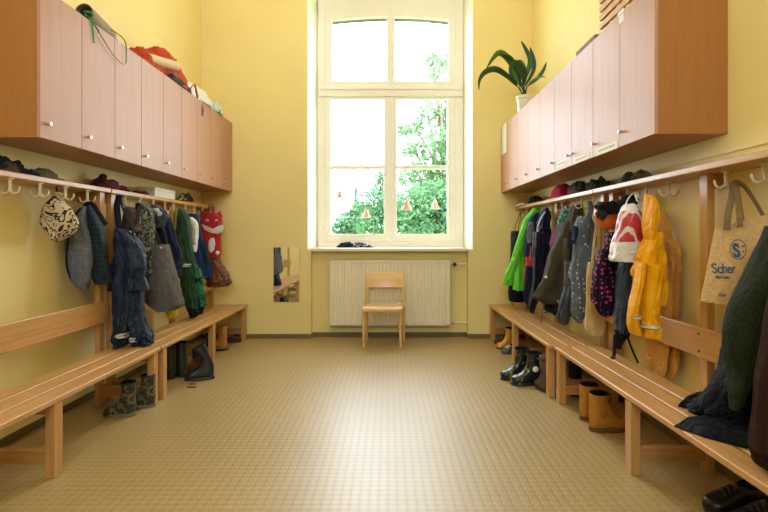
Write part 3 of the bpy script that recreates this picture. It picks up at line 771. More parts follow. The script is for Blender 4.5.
fxp.append(('loop', MB().tube(smooth_path([at(208, 214, Y), at(209, 205, Y), at(213, 205, Y), at(214, 214, Y)], 12), .005, 8), F_red))
make('fox_bag', 'red plush fox-shaped bag on the last left hook near the window', 'bag', fxp)
Y = 5.06
F_leather = fabric('red brown leather', (.17, .05, .022, 1), rough=.32, bump=.6, sheen=0, coat=.4)
make('leather_bag', 'slouchy shiny red-brown bag hanging just below the red fox bag', 'bag', [
    ('body', rib([(256, 206, 218), (263, 205.5, 221), (271, 206, 226), (278, 206, 229), (284, 207, 229), (287, 210, 225)], Y, .06, amp=.2, k=(3, 5)), F_leather),
    ('flap', rib([(259, 207, 215), (268, 210, 222), (276, 214, 228), (280, 217, 229)], Y - .05, .02, amp=.16), F_leather),
    ('shoulder_strap', strap([at(208, 259, Y + .03), at(206, 240, Y + .09), at(211, 206, Y + .09), at(219, 240, Y + .09), at(219, 262, Y + .03)], .008, .4, 22), F_leather)])
# ---- right rack, from the window to the camera
Y = 5.18
make('backpack', 'black backpack hanging on the last right hook beside the window', 'backpack', [
    ('body', rib([(231, 512, 519), (238, 511.5, 521), (255, 511, 523), (275, 509, 525), (288, 508.5, 526), (297, 509, 526), (301.5, 511, 524)], Y, .075, amp=.06, exp=2.8), F_black),
    ('front_pocket', rib([(274, 509, 520), (285, 508.5, 520), (297, 509, 520), (300, 510, 519)], Y - .08, .03, amp=.05, exp=2.8), F_black),
    ('strap', strap([at(513, 300, Y - .05), at(511.5, 303.5, Y - .05), at(514, 304, Y - .04)], .006, .4), F_black),
    ('grab_loop', strap([at(515, 233, Y), at(516, 224, Y), at(521, 212, Y + .02), at(519, 226, Y), at(518, 233, Y)], .006, .5), F_black)])
Y = 4.92
F_lime = fabric('bright green fabric', (.13, .52, .03, 1), rough=.7, bump=.4)
make('rain_jacket', "child's bright green jacket hanging at the window end of the right rack", 'jacket', [
    ('body', cloth([(211, 531, 539), (215, 527, 538), (224, 523.5, 535), (240, 519, 531), (256, 516, 528), (272, 514, 526), (290, 513, 525)], Y, .07, amp=.10), F_lime),
    ('sleeve', cloth([(218, 524.5, 533), (232, 519.5, 527), (248, 514, 522), (264, 509, 518), (276, 505, 514.5), (285, 502.5, 513)], Y - .09, .05, amp=.12), F_lime),
    ('hood', cloth([(208, 533, 540), (212, 529, 541), (217, 528, 541), (222, 531, 539)], Y - .03, .06, 'flat', 'flat', amp=.1), F_lime)])
Y = 4.72
F_navyR = fabric('marine blue fleece', (.014, .028, .07, 1), rough=.85)
F_redf = fabric('bright red fabric', (.50, .02, .02, 1), rough=.7)
make('fleece_jacket', "child's marine blue jacket with grey inside and red lower part", 'jacket', [
    ('body', cloth([(213, 534, 542), (220, 529, 540), (232, 525, 538), (246, 524, 536.5), (260, 526, 537), (280, 527, 538)], Y, .06, amp=.11), F_navyR),
    ('lining', rib([(222, 529.5, 533.5), (229, 527, 535), (237, 526.5, 534.5), (243, 528, 532)], Y - .075, .02, amp=.06), fabric('grey lining', (.15, .15, .16, 1)), 'grey lining'),
    ('lower_panel', cloth([(257, 526, 536), (266, 525, 536), (278, 524.8, 535.5), (288, 525, 535)], Y - .06, .045, amp=.14), F_redf, 'bright red lower panel'),
    ('drawcord', MB().tube(smooth_path([at(531, 246, Y - .09), at(530.5, 254, Y - .09), at(530, 260, Y - .11)], 8), .005, 8), fabric('orange cord', (.6, .2, .02, 1)))])
Y = 4.52
F_ink = fabric('dark ink rainwear', (.010, .011, .028, 1), (.025, .014, .03, 1), 'camo', 10, .5, rough=.5, bump=.5)
make('winter_jacket', "child's ink-blue hooded jacket with pale hood edge, right of the red panel", 'jacket', [
    ('body', cloth([(212, 541, 549), (222, 539, 550), (236, 536.5, 551), (252, 534.5, 551), (268, 534, 550), (284, 534, 548)], Y, .08, amp=.15), F_ink),
    ('sleeve', cloth([(232, 534, 541), (250, 532.5, 540), (268, 532.5, 540.5), (290, 531, 540), (302, 529, 538), (309, 528, 534)], Y - .09, .055, amp=.16), F_ink),
    ('hood', cloth([(208, 543, 549), (213, 540, 550), (221, 537.5, 550), (230, 538, 549)], Y - .06, .06, 'flat', 'flat', amp=.13), F_ink),
    ('hood_edge', MB().tube(smooth_path([at(545, 212, Y - .13), at(540.5, 219, Y - .14), at(537.5, 229, Y - .14), at(538, 238, Y - .13)], 12), .011, 8, .5), fabric('pale blue grey trim', (.36, .42, .50, 1)))])
make('trouser_bundle', 'dark navy fabric trousers hanging low under the red and ink-blue jackets', 'trousers', [
    ('body', cloth([(266, 525, 537), (286, 524.5, 537.5), (297, 524.5, 537), (304, 526.5, 536), (309, 528.5, 534), (313, 529.5, 533)], 4.62, .05, 'flat', 'flat', amp=.15), F_navy2)])
Y = 4.40
make('knitted_scarf', 'small lilac pink scarf beside the right rack post', 'scarf', [
    ('body', cloth([(222, 556, 560), (230, 551.5, 561), (242, 550.5, 560), (250, 551, 559), (262, 552, 558)], Y, .04, amp=.16), fabric('lilac knit', (.42, .17, .30, 1)))])
Y = 4.20
make('print_jacket', 'small teal green hood-shaped top behind the olive jacket', 'jacket', [
    ('body', cloth([(206, 563, 571), (214, 559.5, 572), (226, 558, 571), (238, 559, 570), (256, 560, 570)], Y, .06, amp=.13), fabric('teal print', (.05, .20, .17, 1), (.45, .42, .38, 1), 'dots', 30, .28))])
Y = 3.98
F_olive = fabric('olive drab cloth', (.052, .043, .026, 1), rough=.75, bump=.4)
make('parka', "child's olive brown hooded jacket, its wide hem turned towards the room", 'jacket', [
    ('body', cloth([(222, 562, 578), (234, 558, 577), (247, 552, 575), (261, 547, 573), (277, 542, 571), (290, 536, 569), (297, 533.5, 567), (303, 543, 567)], Y, .09, 'flat', 'hollow', amp=.07, k=(3, 5)), F_olive),
    ('hood', cloth([(205, 573, 581), (211, 569, 582), (221, 567, 583), (231, 567, 580), (240, 569, 577)], Y - .05, .075, 'flat', 'flat', amp=.09), F_olive),
    ('sleeve', cloth([(238, 564, 573), (256, 563, 573), (272, 561, 571.5), (288, 559, 569), (301, 557, 566)], Y - .12, .055, amp=.12), F_olive),
    ('button', MB().ball(at(546, 277, Y - .10), (.012, .005, .012), 10, 6), F_white), 
    ('hem_trim', rib([(300, 557, 567), (303, 557, 566.5)], Y - .125, .058, amp=.04, m=4), fabric('mustard trim', (.42, .25, .06, 1)))])
Y = 4.14
make('snow_trousers', 'dark teal trousers showing under the olive jacket hem', 'trousers', [
    ('body', cloth([(280, 543, 567), (296, 542, 567), (306, 543, 566), (311, 547, 565), (315, 552, 563)], Y, .07, 'flat', 'flat', amp=.13), fabric('dark teal', (.016, .035, .045, 1), rough=.6)),
    ('loop_strap', strap([at(547, 296, Y - .06), at(543.5, 306, Y - .07), at(542, 316, Y - .09), at(540.5, 322.5, Y - .1)], .009, .4), fabric('dusty red strap', (.22, .07, .07, 1))),
    ('loop_strap', strap([at(551, 306, Y - .07), at(548, 311, Y - .08), at(544, 313, Y - .09)], .007, .4), F_black)])
Y = 3.62
F_dot = fabric('grey dotted rainwear', (.105, .125, .15, 1), (.62, .60, .45, 1), 'dots', 30, .2, rough=.6, bump=.5, c3=(.42, .50, .56, 1))
F_dot2 = fabric('dark grey rainwear', (.05, .056, .064, 1), rough=.6, bump=.5)
make('dotted_overalls', "child's grey rain overalls with pale dots on the right rack", 'overalls', [
    ('body', cloth([(216, 578, 591), (224, 574, 592.5), (234, 572.5, 594), (247, 573, 595), (262, 572, 594.5), (278, 571.5, 593.5), (290, 571.5, 592)], Y, .075, amp=.1), F_dot),
    ('trouser_leg', cloth([(282, 571.5, 592), (298, 571, 590.5), (310, 571.5, 588), (318, 574, 584.5), (323, 577, 581)], Y - .02, .065, 'flat', 'flat', amp=.12), F_dot),
    ('trouser_leg', cloth([(262, 565, 575), (282, 563, 574), (300, 560.5, 573), (314, 558.5, 572), (324, 559, 568)], Y + .09, .055, 'flat', 'flat', amp=.14), F_dot2),
    ('shoulder_strap', strap([at(590, 202, Y + .02), at(591, 210, Y - .03), at(588, 220, Y - .06), at(585, 226, Y - .07)], .018, .4), F_dot),
    ('sleeve', cloth([(226, 572.5, 578), (238, 571.5, 577), (244, 572, 576.5)], Y - .08, .03, amp=.15), F_navyR)])
Y = 3.44
make('cotton_bag', 'beige cotton bag hanging low behind the grey dotted overalls', 'bag', [
    ('body', rib([(262, 589, 607), (280, 587, 607), (305, 585.5, 607), (322, 584.5, 606.5), (332, 586, 605.5), (335, 590, 603)], Y, .04, amp=.06, exp=2.8), fabric('beige cotton', (.52, .38, .16, 1))),
    ('handle', strap([at(592, 264, Y), at(595, 235, Y + .02), at(600, 205, Y + .03), at(604, 235, Y + .02), at(605, 264, Y)], .01, .3, 22), fabric('beige tape', (.50, .37, .18, 1)))])
# helmet with cap on top
Y = 3.24
M_orange = plain('orange shell', (.72, .13, .02, 1), .3, .05, 10, 0)
hc = at(606, 219, Y); hm = MB(); rs = []
tilt = Matrix.Rotation(math.radians(40), 3, 'Y')
for i in range(11):
    ph = PI / 2 * i / 10; ring = []
    for j in range(28):
        th = 2 * PI * j / 28
        ring.append(hc + tilt @ Vector((.098 * math.cos(ph) * math.cos(th) , .085 * math.cos(ph) * math.sin(th), -.085 * math.sin(ph) + .03)))
    rs.append(ring)
hm.rings(rs, 'hollow', 'flat')
hp = [('shell', hm, M_orange)]
for k in (-1, 0, 1):
    pts = [hc + tilt @ Vector((.1 * math.cos(a) * math.cos(.32 * k - PI * .75) , .088 * math.cos(a) * math.sin(.32 * k * 1.6 - PI * .62), -.088 * math.sin(a) + .03)) for a in (.25, .5, .75, .95)]
    hp.append(('vent', MB().tube(pts, [.004, .011, .011, .004], 8), M_black))
hp.append(('chin_strap', strap([hc + Vector((-.08, -.02, .03)), hc + Vector((-.02, -.04, .09)), hc + Vector((.05, 0, .11)), hc + Vector((.07, .03, .04))], .008, .4), F_black))
make('bike_helmet', 'orange bicycle helmet with black vents hanging on the right rack', 'helmet', hp)
Y = 3.10
make('black_cap', 'black cap tucked between the orange helmet and the plastic bag', 'cap', [
    ('crown', rib([(195, 622, 632), (199, 618, 637), (204, 611, 637), (209, 606, 634), (214, 606, 626)], Y, .07, amp=.08), F_black),
    ('brim', rib([(202, 597, 614), (206, 595, 616), (211, 599, 614)], Y - .03, .05, amp=.05), F_black)])
Y = 3.22
F_pdot = fabric('plum dotted fabric', (.016, .009, .026, 1), (.50, .07, .17, 1), 'dots', 34, .30, rough=.7)
make('dotted_jacket', "child's plum-black jacket with pink dots beside the plastic bag", 'jacket', [
    ('body', cloth([(232, 606, 620), (244, 603, 620), (258, 600, 620), (274, 598, 619.5), (288, 598, 619), (300, 598, 618)], Y, .07, amp=.1), F_pdot),
    ('sleeve', cloth([(246, 600, 610), (262, 595.5, 607), (278, 592, 605), (294, 591, 604), (303, 592, 604)], Y - .08, .055, amp=.12), F_pdot),
    ('sleeve', cloth([(270, 603, 618), (290, 599, 617), (304, 597, 615), (312, 597, 612), (316, 600, 609)], Y - .03, .05, 'flat', 'flat', amp=.12), F_pdot)])
Y = 2.98
F_denim = fabric('slate blue rainwear', (.022, .04, .072, 1), rough=.45, bump=.4, sheen=.1)
make('blue_dungarees', "child's slate blue dungarees hanging upside down below the plastic bag", 'trousers', [
    ('body', cloth([(240, 620, 637), (258, 620, 636), (274, 618, 634), (292, 615.5, 631), (308, 613.5, 629.5), (322, 613, 629), (332, 613.5, 628)], Y, .06, amp=.09), F_denim),
    ('bib', rib([(330, 613, 628.5), (337, 614, 628), (343, 615, 624), (349, 615, 619)], Y - .01, .03, amp=.08), F_black),
    ('shoulder_strap', strap([at(615, 335, Y - .03), at(614.5, 345, Y - .04), at(613.8, 356, Y - .05), at(611, 358.5, Y - .06)], .009, .4), F_black),
    ('shoulder_strap', strap([at(626, 333, Y - .03), at(630, 344, Y - .05), at(634, 354, Y - .07), at(638, 363, Y - .08)], .010, .4), F_black),
    ('buckle', MB().box(tuple(at(613, 357.5, Y - .06) - Vector((.012, .006, .008))), tuple(at(613, 357.5, Y - .06) + Vector((.012, .006, .008))), .003), M_black)])
# plastic bag with red print
Y = 2.82
def pbag():
    t = NT('white plastic film'); t.base((.78, .76, .70, 1)); t.set(Roughness=.28, Coat_Weight=.4)
    t.bump(t.noise(28, 5, None, .65, 1.2), .7, .02); return t.m
def pbagred():
    t = NT('red printed film'); w = t.n('ShaderNodeTexWave', bands_direction='DIAGONAL'); w.inputs['Scale'].default_value = 13; w.inputs['Distortion'].default_value = 4
    w.inputs['Detail'].default_value = 2; t.l(t.mapping((1, 1, .25), None, (0, .5, 0)), w.inputs['Vector'])
    t.base(t.ramp(w.outputs['Fac'], [(0, (.48, .02, .03, 1)), (.78, (.55, .03, .04, 1)), (.84, (.76, .66, .58, 1))]))
    t.set(Roughness=.28, Coat_Weight=.4); t.bump(t.noise(28, 5, None, .65, 1.2), .7, .02); return t.m
pst = [(204, 625, 637), (208, 621, 639), (216, 617, 642.5), (224, 615, 643.5), (232, 613.5, 644.3), (242, 611.5, 645), (252, 610.8, 645), (258, 611, 644.8), (261.5, 613, 643.5)]
make('plastic_bag', 'white plastic bag with red print hanging beside the yellow raincoat', 'bag', [
    ('body', rib(pst, Y, .07, amp=.05, k=(4, 7), seed=500), pbag()),
    ('red_print', MB().rings([[Vector((p.x * 1.0, p.y, p.z)) + (p - sum(r, Vector()) / len(r)) * .012 for p in r] for r in drape_rings(outline(pst, Y, .07), amp=.05, k=(4, 7), seed=500)[8:29]], None, None), pbagred(), 'red printed band'),
    ('handle', strap([at(625, 207, Y), at(628, 199, Y), at(634, 193, Y + .02), at(637, 200, Y), at(637, 208, Y)], .011, .3), pbag()),
    ('tie', MB().ball(at(635.5, 203, Y - .05), .012, 10, 8), F_black)])
# yellow raincoat and the ochre one behind the back rest
Y = 2.66
F_yel = fabric('yellow rainwear', (.80, .36, .006, 1), rough=.5, bump=.45, sheen=0)
make('yellow_raincoat', "child's yellow raincoat with hood on the right rack", 'raincoat', [
    ('body', cloth([(232, 643.5, 660), (243, 640, 663), (256, 636, 666), (269, 635, 668.5), (280, 635, 668), (292, 636, 665), (303, 637, 662)], Y, .085, amp=.11), F_yel),
    ('hood', rib([(194, 645, 650), (198, 642.5, 654), (205, 641.5, 657), (215, 641.5, 659), (226, 643, 659), (236, 645, 658), (244, 648, 656)], Y - .03, .075, amp=.07), F_yel),
    ('sleeve', cloth([(262, 634.5, 645), (280, 632, 643), (298, 630, 641), (316, 628.3, 640.5), (327, 627.6, 640.5), (334, 628, 640)], Y - .05, .05, amp=.1), F_yel),
    ('sleeve', cloth([(264, 645, 664), (284, 643, 664), (304, 641.5, 662), (322, 640, 660.8), (330, 640, 660.5), (337, 641, 660)], Y - .085, .06, amp=.08), F_yel),
    ('reflective_strip', rib([(324, 639.3, 661), (327.5, 639.3, 661)], Y - .088, .0625, amp=.015, m=4), F_reflect, 'grey reflective strip'),
    ('reflective_strip', rib([(315, 628, 641), (318, 628, 641)], Y - .053, .053, amp=.015, m=4), F_reflect, 'grey reflective strip')])
rows = []
for (py, pc, hy, a) in ((212, 661, .03, .022), (219, 662, .06, .034), (229, 664, .062, .034), (236, 665, .055, .032), (246, 667, .105, .036), (262, 667, .112, .036), (283, 667, .09, .034), (305, 666, .095, .034), (330, 664, .125, .036), (350, 662, .14, .036), (365, 660, .15, .036), (374, 659, .13, .03)):
    yy = 2.80; xx = 1.503; rows.append((xx, F * xx / (pc - CX), CZ + (CY - py) / F * yy, a, hy))
F_och = fabric('ochre rainwear', (.58, .27, .04, 1), rough=.6, bump=.55)
make('ochre_raincoat', "child's ochre raincoat hanging behind the bench back rest", 'raincoat', [
    ('body', MB().rings(drape_rings(rows, amp=.15, k=(7, 12)), 'flat', 'hollow'), F_och),
    ('sleeve', cloth([(232, 664, 671), (250, 664, 674), (270, 664, 673.5), (288, 664, 672.5)], 2.74, .03, amp=.12), F_och)])
# ---- jute tote with lettering
Y = 2.16
jute = fabric('natural jute', (.56, .36, .16, 1), rough=.95, wr=60, bump=.3)
ink = plain('blue print', (.02, .085, .15, 1), .8, .1, 60, 0)
tl, tr_, bl, br = at(716, 229, 2.16), at(774, 213, 2.0), at(701.5, 301.5, 2.16), at(777, 310, 2.0)
th = .028
def face(y, k=0):
    n = 10; pts = []
    def bil(u, v): return tl * (1 - u) * (1 - v) + tr_ * u * (1 - v) + bl * (1 - u) * v + br * u * v
    return bil
bil = face(0)
jm = MB(); rs = []
for i in range(13):
    v = i / 12; ring = []; bul = .008 + .026 * math.sin(PI * min(1, v * 1.0) * .9) ** .8
    for j in range(13): ring.append(bil(j / 12, v) + Vector((0, -bul * (1 - abs(2 * j / 12 - 1) ** 4), 0)))
    for j in range(13): ring.append(bil(1 - j / 12, v) + Vector((0, .01 + bul * (1 - abs(2 * j / 12 - 1) ** 4), 0)))
    rs.append(ring)
jm.rings(rs, 'hollow', 'flat')
jp = [('body', jm, jute)]
hk_ = at(734, 183, Y)
jp.append(('handle', strap([at(727, 230, Y - .065), at(728, 214, Y - .05), at(732, 196, Y - .02), hk_ + Vector((0, 0, .004)), at(738, 198, Y - .06), at(740, 226, Y - .10)], .013, .35, 26), fabric('brown handle tape', (.20, .13, .055, 1))))
jp.append(('handle', strap([at(742, 226, Y - .04), at(739, 205, Y - .01), at(736, 184, Y), at(744, 186, Y - .03), at(754, 200, Y - .07), at(764, 217, Y - .10)], .013, .35, 26), fabric('brown handle tape b', (.22, .145, .065, 1))))
tote = make('jute_tote', 'natural jute tote bag with blue lettering on the near right post', 'bag', jp)
U = (tr_ - tl).normalized(); V = (tl - bl).normalized()
def put_text(txt, px, py, size, name, parent, mat, bold=0.0, shear=.25, squeeze=1, ang=None):
    cu = bpy.data.curves.new('t', 'FONT'); cu.body = txt; cu.size = size; cu.shear = shear; cu.offset = bold; cu.extrude = .0006; cu.space_character = .95
    o = bpy.data.objects.new('t', cu); COL.objects.link(o)
    me = bpy.data.meshes.new_from_object(o.evaluated_get(bpy.context.evaluated_depsgraph_get())); COL.objects.unlink(o); bpy.data.objects.remove(o)
    org = at(px, py, Y - .034 - .16 * (px - 710) / 66); ux = Vector((math.cos(ang), 0, math.sin(ang))); uz = Vector((-math.sin(ang) * .3, 0, math.cos(ang)))
    # lay the letters on the cloth surface
    m = MB(); vs = []
    e1, e2 = (tr_ - tl), (bl - tl)
    for v in me.vertices:
        p = org + ux * v.co.x * squeeze + uz * v.co.y
        u, w = .5, .5
        for _ in range(8):
            q = bil(u, w); d = p - q
            du = ((bil(u + .01, w) - q) / .01); dw = ((bil(u, w + .01) - q) / .01)
            det = du.x * dw.z - du.z * dw.x
            u += (d.x * dw.z - d.z * dw.x) / det; w += (du.x * d.z - du.z * d.x) / det
        w_ = min(max(w, 0), 1); bul = .008 + .026 * math.sin(PI * w_ * .9) ** .8
        yy = bil(u, w).y - bul * (1 - abs(2 * min(max(u, 0), 1) - 1) ** 4) - .0022 - v.co.z
        vs.append(Vector((p.x, yy, p.z)))
    m.add(vs, [tuple(p.vertices) for p in me.polygons])
    return m.build(name, mat, parent, smooth=False)
put_text('Scher', 716.8, 273.5, .056, 'lettering', tote, ink, .0009, .16, .41, math.radians(5))
put_text('Mein Liebling', 718.6, 278.6, .0165, 'lettering', tote, ink, .0002, .06, .385, math.radians(4))
put_text('scher', 719.5, 296.6, .022, 'lettering', tote, ink, .0003, .08, .41, math.radians(2))
# emblem: ring with a double-lined S
em = MB(); ec = at(737.8, 249.5, Y - .034 - .067); ysl = -.16 / (tr_.x - tl.x)
def ringpts(r0, r1, n=30):
    for j in range(n):
        a0, a1 = 2 * PI * j / n, 2 * PI * (j + 1) / n
        em.add([(ec.x + r * math.cos(a) * .44, ec.y - .002 + ysl * r * math.cos(a) * .44, ec.z + r * math.sin(a)) for r, a in ((r0, a0), (r1, a0), (r1, a1), (r0, a1))], [(0, 1, 2, 3)])
ringpts(.037, .041)
eo = em.build('emblem', ink, tote, smooth=False)
put_text('S', 737.2, 257.0, .075, 'emblem_letter', eo, ink, .003, .06, .44, math.radians(4))
bm_ = MB()
for dz in (-.012, .010):
    for k in (-1, 1):
        a = ec + Vector((k * .0105, 0, dz + k * .004)); MB().box((a.x - .0042, ec.y + ysl * k * .0105 - .005, a.z - .0025), (a.x + .0042, ec.y + ysl * k * .0105 - .002, a.z + .0025), 0).build('emblem_bar', ink, eo, smooth=False)
# ---- coats nearest the camera
F_ribg = fabric('dark green ribbed padding', (.024, .033, .012, 1), (.007, .010, .004, 1), 'stripes', 42, .45, rough=.7, rot=(0, -.2, .785), sheen=.1)
F_puff = fabric('black padded nylon', (.006, .0065, .008, 1), rough=.5, bump=.9, sheen=.05, wr=14)
F_line = fabric('black nylon lining', (.005, .006, .010, 1), rough=.55, bump=.8, sheen=.05)
Y = 1.84
def lie(poly, z0, th, seed=1):
    """a folded hem lying on the bench: closed outline in the floor plane, softly domed"""
    n = len(poly); c = sum((Vector(p) for p in poly), Vector((0, 0))) / n; rs = []
    for k, dz in ((1, 0), (1, .004), (.93, th * .35), (.75, th * .7), (.5, th * .9), (.2, th)):
        rs.append([Vector((c.x + (p[0] - c.x) * k, c.y + (p[1] - c.y) * k, z0 + dz * (1 + .5 * mnoise.noise(Vector((p[0] * 9 * k, p[1] * 9 * k, seed)))))) for p in poly])
    return MB().rings(rs)
def onb(px, py, z=.367):
    y = F * (CZ - z) / (py - CY); return ((px - CX) / F * y, y)
def dense(poly, m=5):
    out = []
    for i, p in enumerate(poly):
        q = poly[(i + 1) % len(poly)]
        for k in range(m): out.append((p[0] + (q[0] - p[0]) * k / m, p[1] + (q[1] - p[1]) * k / m))
    return out
fl1 = lie(dense([onb(678, 407), onb(690, 399), onb(705, 400), onb(716, 404), onb(728, 412), onb(700, 411)]), .368, .05, 3)
fl2 = lie(dense([onb(674, 427), onb(690, 424, .38), onb(715, 418, .39), onb(745, 410), onb(770, 420), onb(785, 452), onb(762, 452), onb(735, 446), onb(705, 438)]), .368, .055, 8)
make('padded_coat', 'dark green ribbed coat with black padded lining draped over the near right bench', 'coat', [
    ('front_panel', cloth([(226, 762, 772), (240, 758, 776), (258, 751, 779), (280, 742, 780), (305, 731, 778), (330, 725, 772), (352, 723, 764), (372, 724, 752), (392, 725, 744), (409, 727, 738)], Y, .07, 'flat', 'flat', amp=.04, k=(4, 7)), F_ribg, 'dark green ribbed panel'),
    ('padding', cloth([(232, 766, 786), (260, 762, 792), (285, 757, 795), (320, 755, 797), (350, 754, 797), (380, 750, 797), (405, 745, 797), (425, 742, 794)], Y + .03, .09, 'flat', 'flat', amp=.12, k=(5, 9)), F_puff),
    ('lining_skirt', cloth([(340, 724, 765), (358, 722, 766), (376, 715, 768), (394, 703, 770), (408, 690, 772), (414, 686, 774)], 1.98, .10, 'flat', 'flat', amp=.10, k=(5, 8)), F_line),
    ('hem_flap', fl1, F_line), ('hem_flap', fl2, F_line)])
Y = 1.56
make('brown_coat', 'dark brown coat hanging at the right edge over the bench front', 'coat', [
    ('body', cloth([(262, 775, 800), (300, 770, 806), (340, 764, 812), (372, 759, 816), (400, 755, 818), (430, 751.5, 818), (455, 750.5, 816), (466, 752, 814), (472, 756, 810)], Y, .09, 'flat', 'hollow', amp=.08), fabric('dark brown wool', (.028, .012, .007, 1), rough=.9)),
    ('sleeve', cloth([(300, 765, 782), (345, 759, 776), (385, 755, 772), (425, 752, 770), (452, 752, 768)], Y - .05, .06, amp=.1), fabric('dark brown wool sleeve', (.032, .014, .008, 1), rough=.9))])
# ------------------------------------------------------------------ things on the hat shelves (shelf top z = 1.415)
ZS_ = 1.4155
def heap(c, r, amp=.35, ns=5, lift=0, flat=.15):
    """a crumpled soft thing lying on a surface: c = centre of its foot"""
    m = MB(); rx, ry, rz = r; c = Vector(c); rs = []
    for i in range(15):
        u = i / 14; ph = PI / 2 * u; ring = []
        for j in range(30):
            th = 2 * PI * j / 30
            d = Vector((math.cos(th) * math.cos(ph), math.sin(th) * math.cos(ph), math.sin(ph)))
            k = 1 + amp * mnoise.noise(d * ns * .45 + c * 5) + amp * .5 * mnoise.noise(d * ns * 1.1 + c * 9)
            k = max(.45, k); z = d.z * rz * k
            ring.append(c + Vector((d.x * rx * k, d.y * ry * k, max(0, z) + lift)))
        rs.append(ring)
    first = [c + Vector((p.x - c.x, p.y - c.y, 0)) * .96 for p in rs[0]]
    for p in first: p.z = c.z
    return m.rings([first] + rs)
def on_shelf(px, side):
    d = 1.925 if side < 0 else 1.465
    y = d * F / abs(px - CX); return Vector((side * d, y, ZS_))
F_blk2 = fabric('black knit', (.016, .015, .017, 1), rough=.95, wr=30)
F_olv = fabric('olive cloth', (.13, .115, .06, 1), rough=.9)
p = on_shelf(6, -1); p.y -= .0
make('winter_hat', 'crumpled black hat on the left shelf nearest the camera', 'hat', [
    ('crown', heap(p, (.075, .12, .075), .4, 5), F_blk2), ('ear_flap', heap(p + Vector((.03, .10, 0)), (.05, .07, .035), .4), F_blk2),
    ('lining', heap(p + Vector((.05, -.04, 0)), (.03, .05, .05), .3), fabric('brown fleece', (.07, .045, .03, 1)))])
p = on_shelf(46, -1)
make('sun_hat', 'olive cloth hat lying flat on the left shelf behind the black hat', 'hat', [
    ('crown', heap(p + Vector((0, -.02, 0)), (.07, .09, .06), .25), F_olv), ('brim', heap(p, (.08, .14, .02), .12), F_olv)])
p = on_shelf(106, -1)
F_rk = fabric('dark red knit', (.22, .018, .025, 1), (.03, .03, .04, 1), 'camo', 22, .5, rough=.95)
make('knit_hat', 'dark red patterned knit hat with pompom on the left shelf', 'hat', [
    ('crown', heap(p, (.075, .13, .075), .3), F_rk), ('cuff', heap(p + Vector((.02, .12, 0)), (.07, .10, .04), .3), fabric('charcoal red knit', (.12, .015, .02, 1), rough=.95)),
    ('pompom', MB().ball(p + Vector((-.01, -.02, .08)), .026, 18, 12, .5, 14), F_rk)])
p = on_shelf(134, -1)
make('knit_gloves', 'small dark red gloves beside the dark red knit hat', 'gloves', [('body', heap(p + Vector((.02, .06, 0)), (.05, .10, .028), .4), fabric('wine knit', (.13, .02, .03, 1), rough=.95))])
p = on_shelf(157, -1)
bx = MB().box((p.x - .06, p.y - .19, ZS_), (p.x + .07, p.y + .19, ZS_ + .055), .003)
make('shoe_box', 'flat white cardboard box on the left shelf', 'box', [
    ('base', bx, M_white), ('lid', MB().box((p.x - .064, p.y - .195, ZS_ + .052), (p.x + .074, p.y + .195, ZS_ + .075), .003), M_white)])
p = on_shelf(186, -1)
make('doll_sandals', 'black strappy sandals on the left shelf near the window', 'sandals', [
    ('sole', heap(p, (.05, .17, .025), .2), M_black),
    ('strap', strap([p + Vector((-.04, -.1, .02)), p + Vector((0, -.08, .085)), p + Vector((.045, -.05, .02))], .014, .4), M_black),
    ('strap', strap([p + Vector((-.04, .02, .02)), p + Vector((0, .04, .095)), p + Vector((.045, .07, .02))], .014, .4), M_black),
    ('strap', strap([p + Vector((-.03, -.14, .02)), p + Vector((.02, -.05, .075)), p + Vector((.0, .13, .025))], .010, .4), M_black)])
# right shelf
p = on_shelf(531, 1); p.y -= .10
make('baseball_cap', 'black and white cap at the window end of the right shelf', 'cap', [
    ('crown', heap(p + Vector((0, -.05, 0)), (.07, .16, .085), .12), F_blk2), ('brim', heap(p + Vector((-.06, .18, 0)), (.07, .15, .03), .08), fabric('white cap cloth', (.66, .62, .55, 1)))])
p = on_shelf(560, 1)
F_pink = fabric('raspberry knit', (.42, .02, .08, 1), rough=.95, wr=24)
make('raspberry_hat', 'raspberry red knit hat on the right shelf', 'hat', [
    ('crown', heap(p + Vector((0, -.06, 0)), (.085, .17, .125), .10), F_pink), ('cuff', heap(p + Vector((-.0, .03, 0)), (.088, .16, .045), .06), F_pink)])
p = on_shelf(580, 1)
F_gry = fabric('dark grey knit', (.05, .052, .045, 1), rough=.95, wr=24)
make('grey_hat', 'dark grey crumpled hat beside the raspberry hat', 'hat', [('crown', heap(p, (.08, .16, .095), .35), F_gry), ('fold', heap(p + Vector((-.03, -.02, 0)), (.05, .12, .06), .4), fabric('grey brown knit', (.10, .085, .065, 1), rough=.95))])
p = on_shelf(597, 1)
make('olive_scarf', 'dark olive scarf heaped on the right shelf beside the grey hat', 'scarf', [('body', heap(p, (.075, .14, .085), .4), fabric('dark olive knit', (.045, .05, .03, 1), rough=.95, wr=24))])
p = on_shelf(629, 1)
F_grk = fabric('bottle green knit', (.035, .075, .045, 1), rough=.95, wr=24)
make('green_hat', 'small bottle green and red hat on the right shelf, the nearer of two', 'hat', [
    ('crown', heap(p + Vector((0, -.02, 0)), (.06, .06, .07), .25), F_grk), ('band', heap(p, (.066, .075, .025), .15), fabric('brick red knit', (.20, .04, .025, 1), rough=.95))])
p = on_shelf(642, 1)
make('khaki_hat', 'small khaki hat on the right shelf beside the bottle green one', 'hat', [
    ('crown', heap(p + Vector((0, 0, 0)), (.06, .05, .062), .25), fabric('khaki knit', (.13, .11, .06, 1), rough=.95)), ('band', heap(p, (.064, .06, .022), .15), F_grk)])

# ------------------------------------------------------------------ on top of the cabinets (z = 2.283)
ZL, ZT = 2.3145, 2.2625
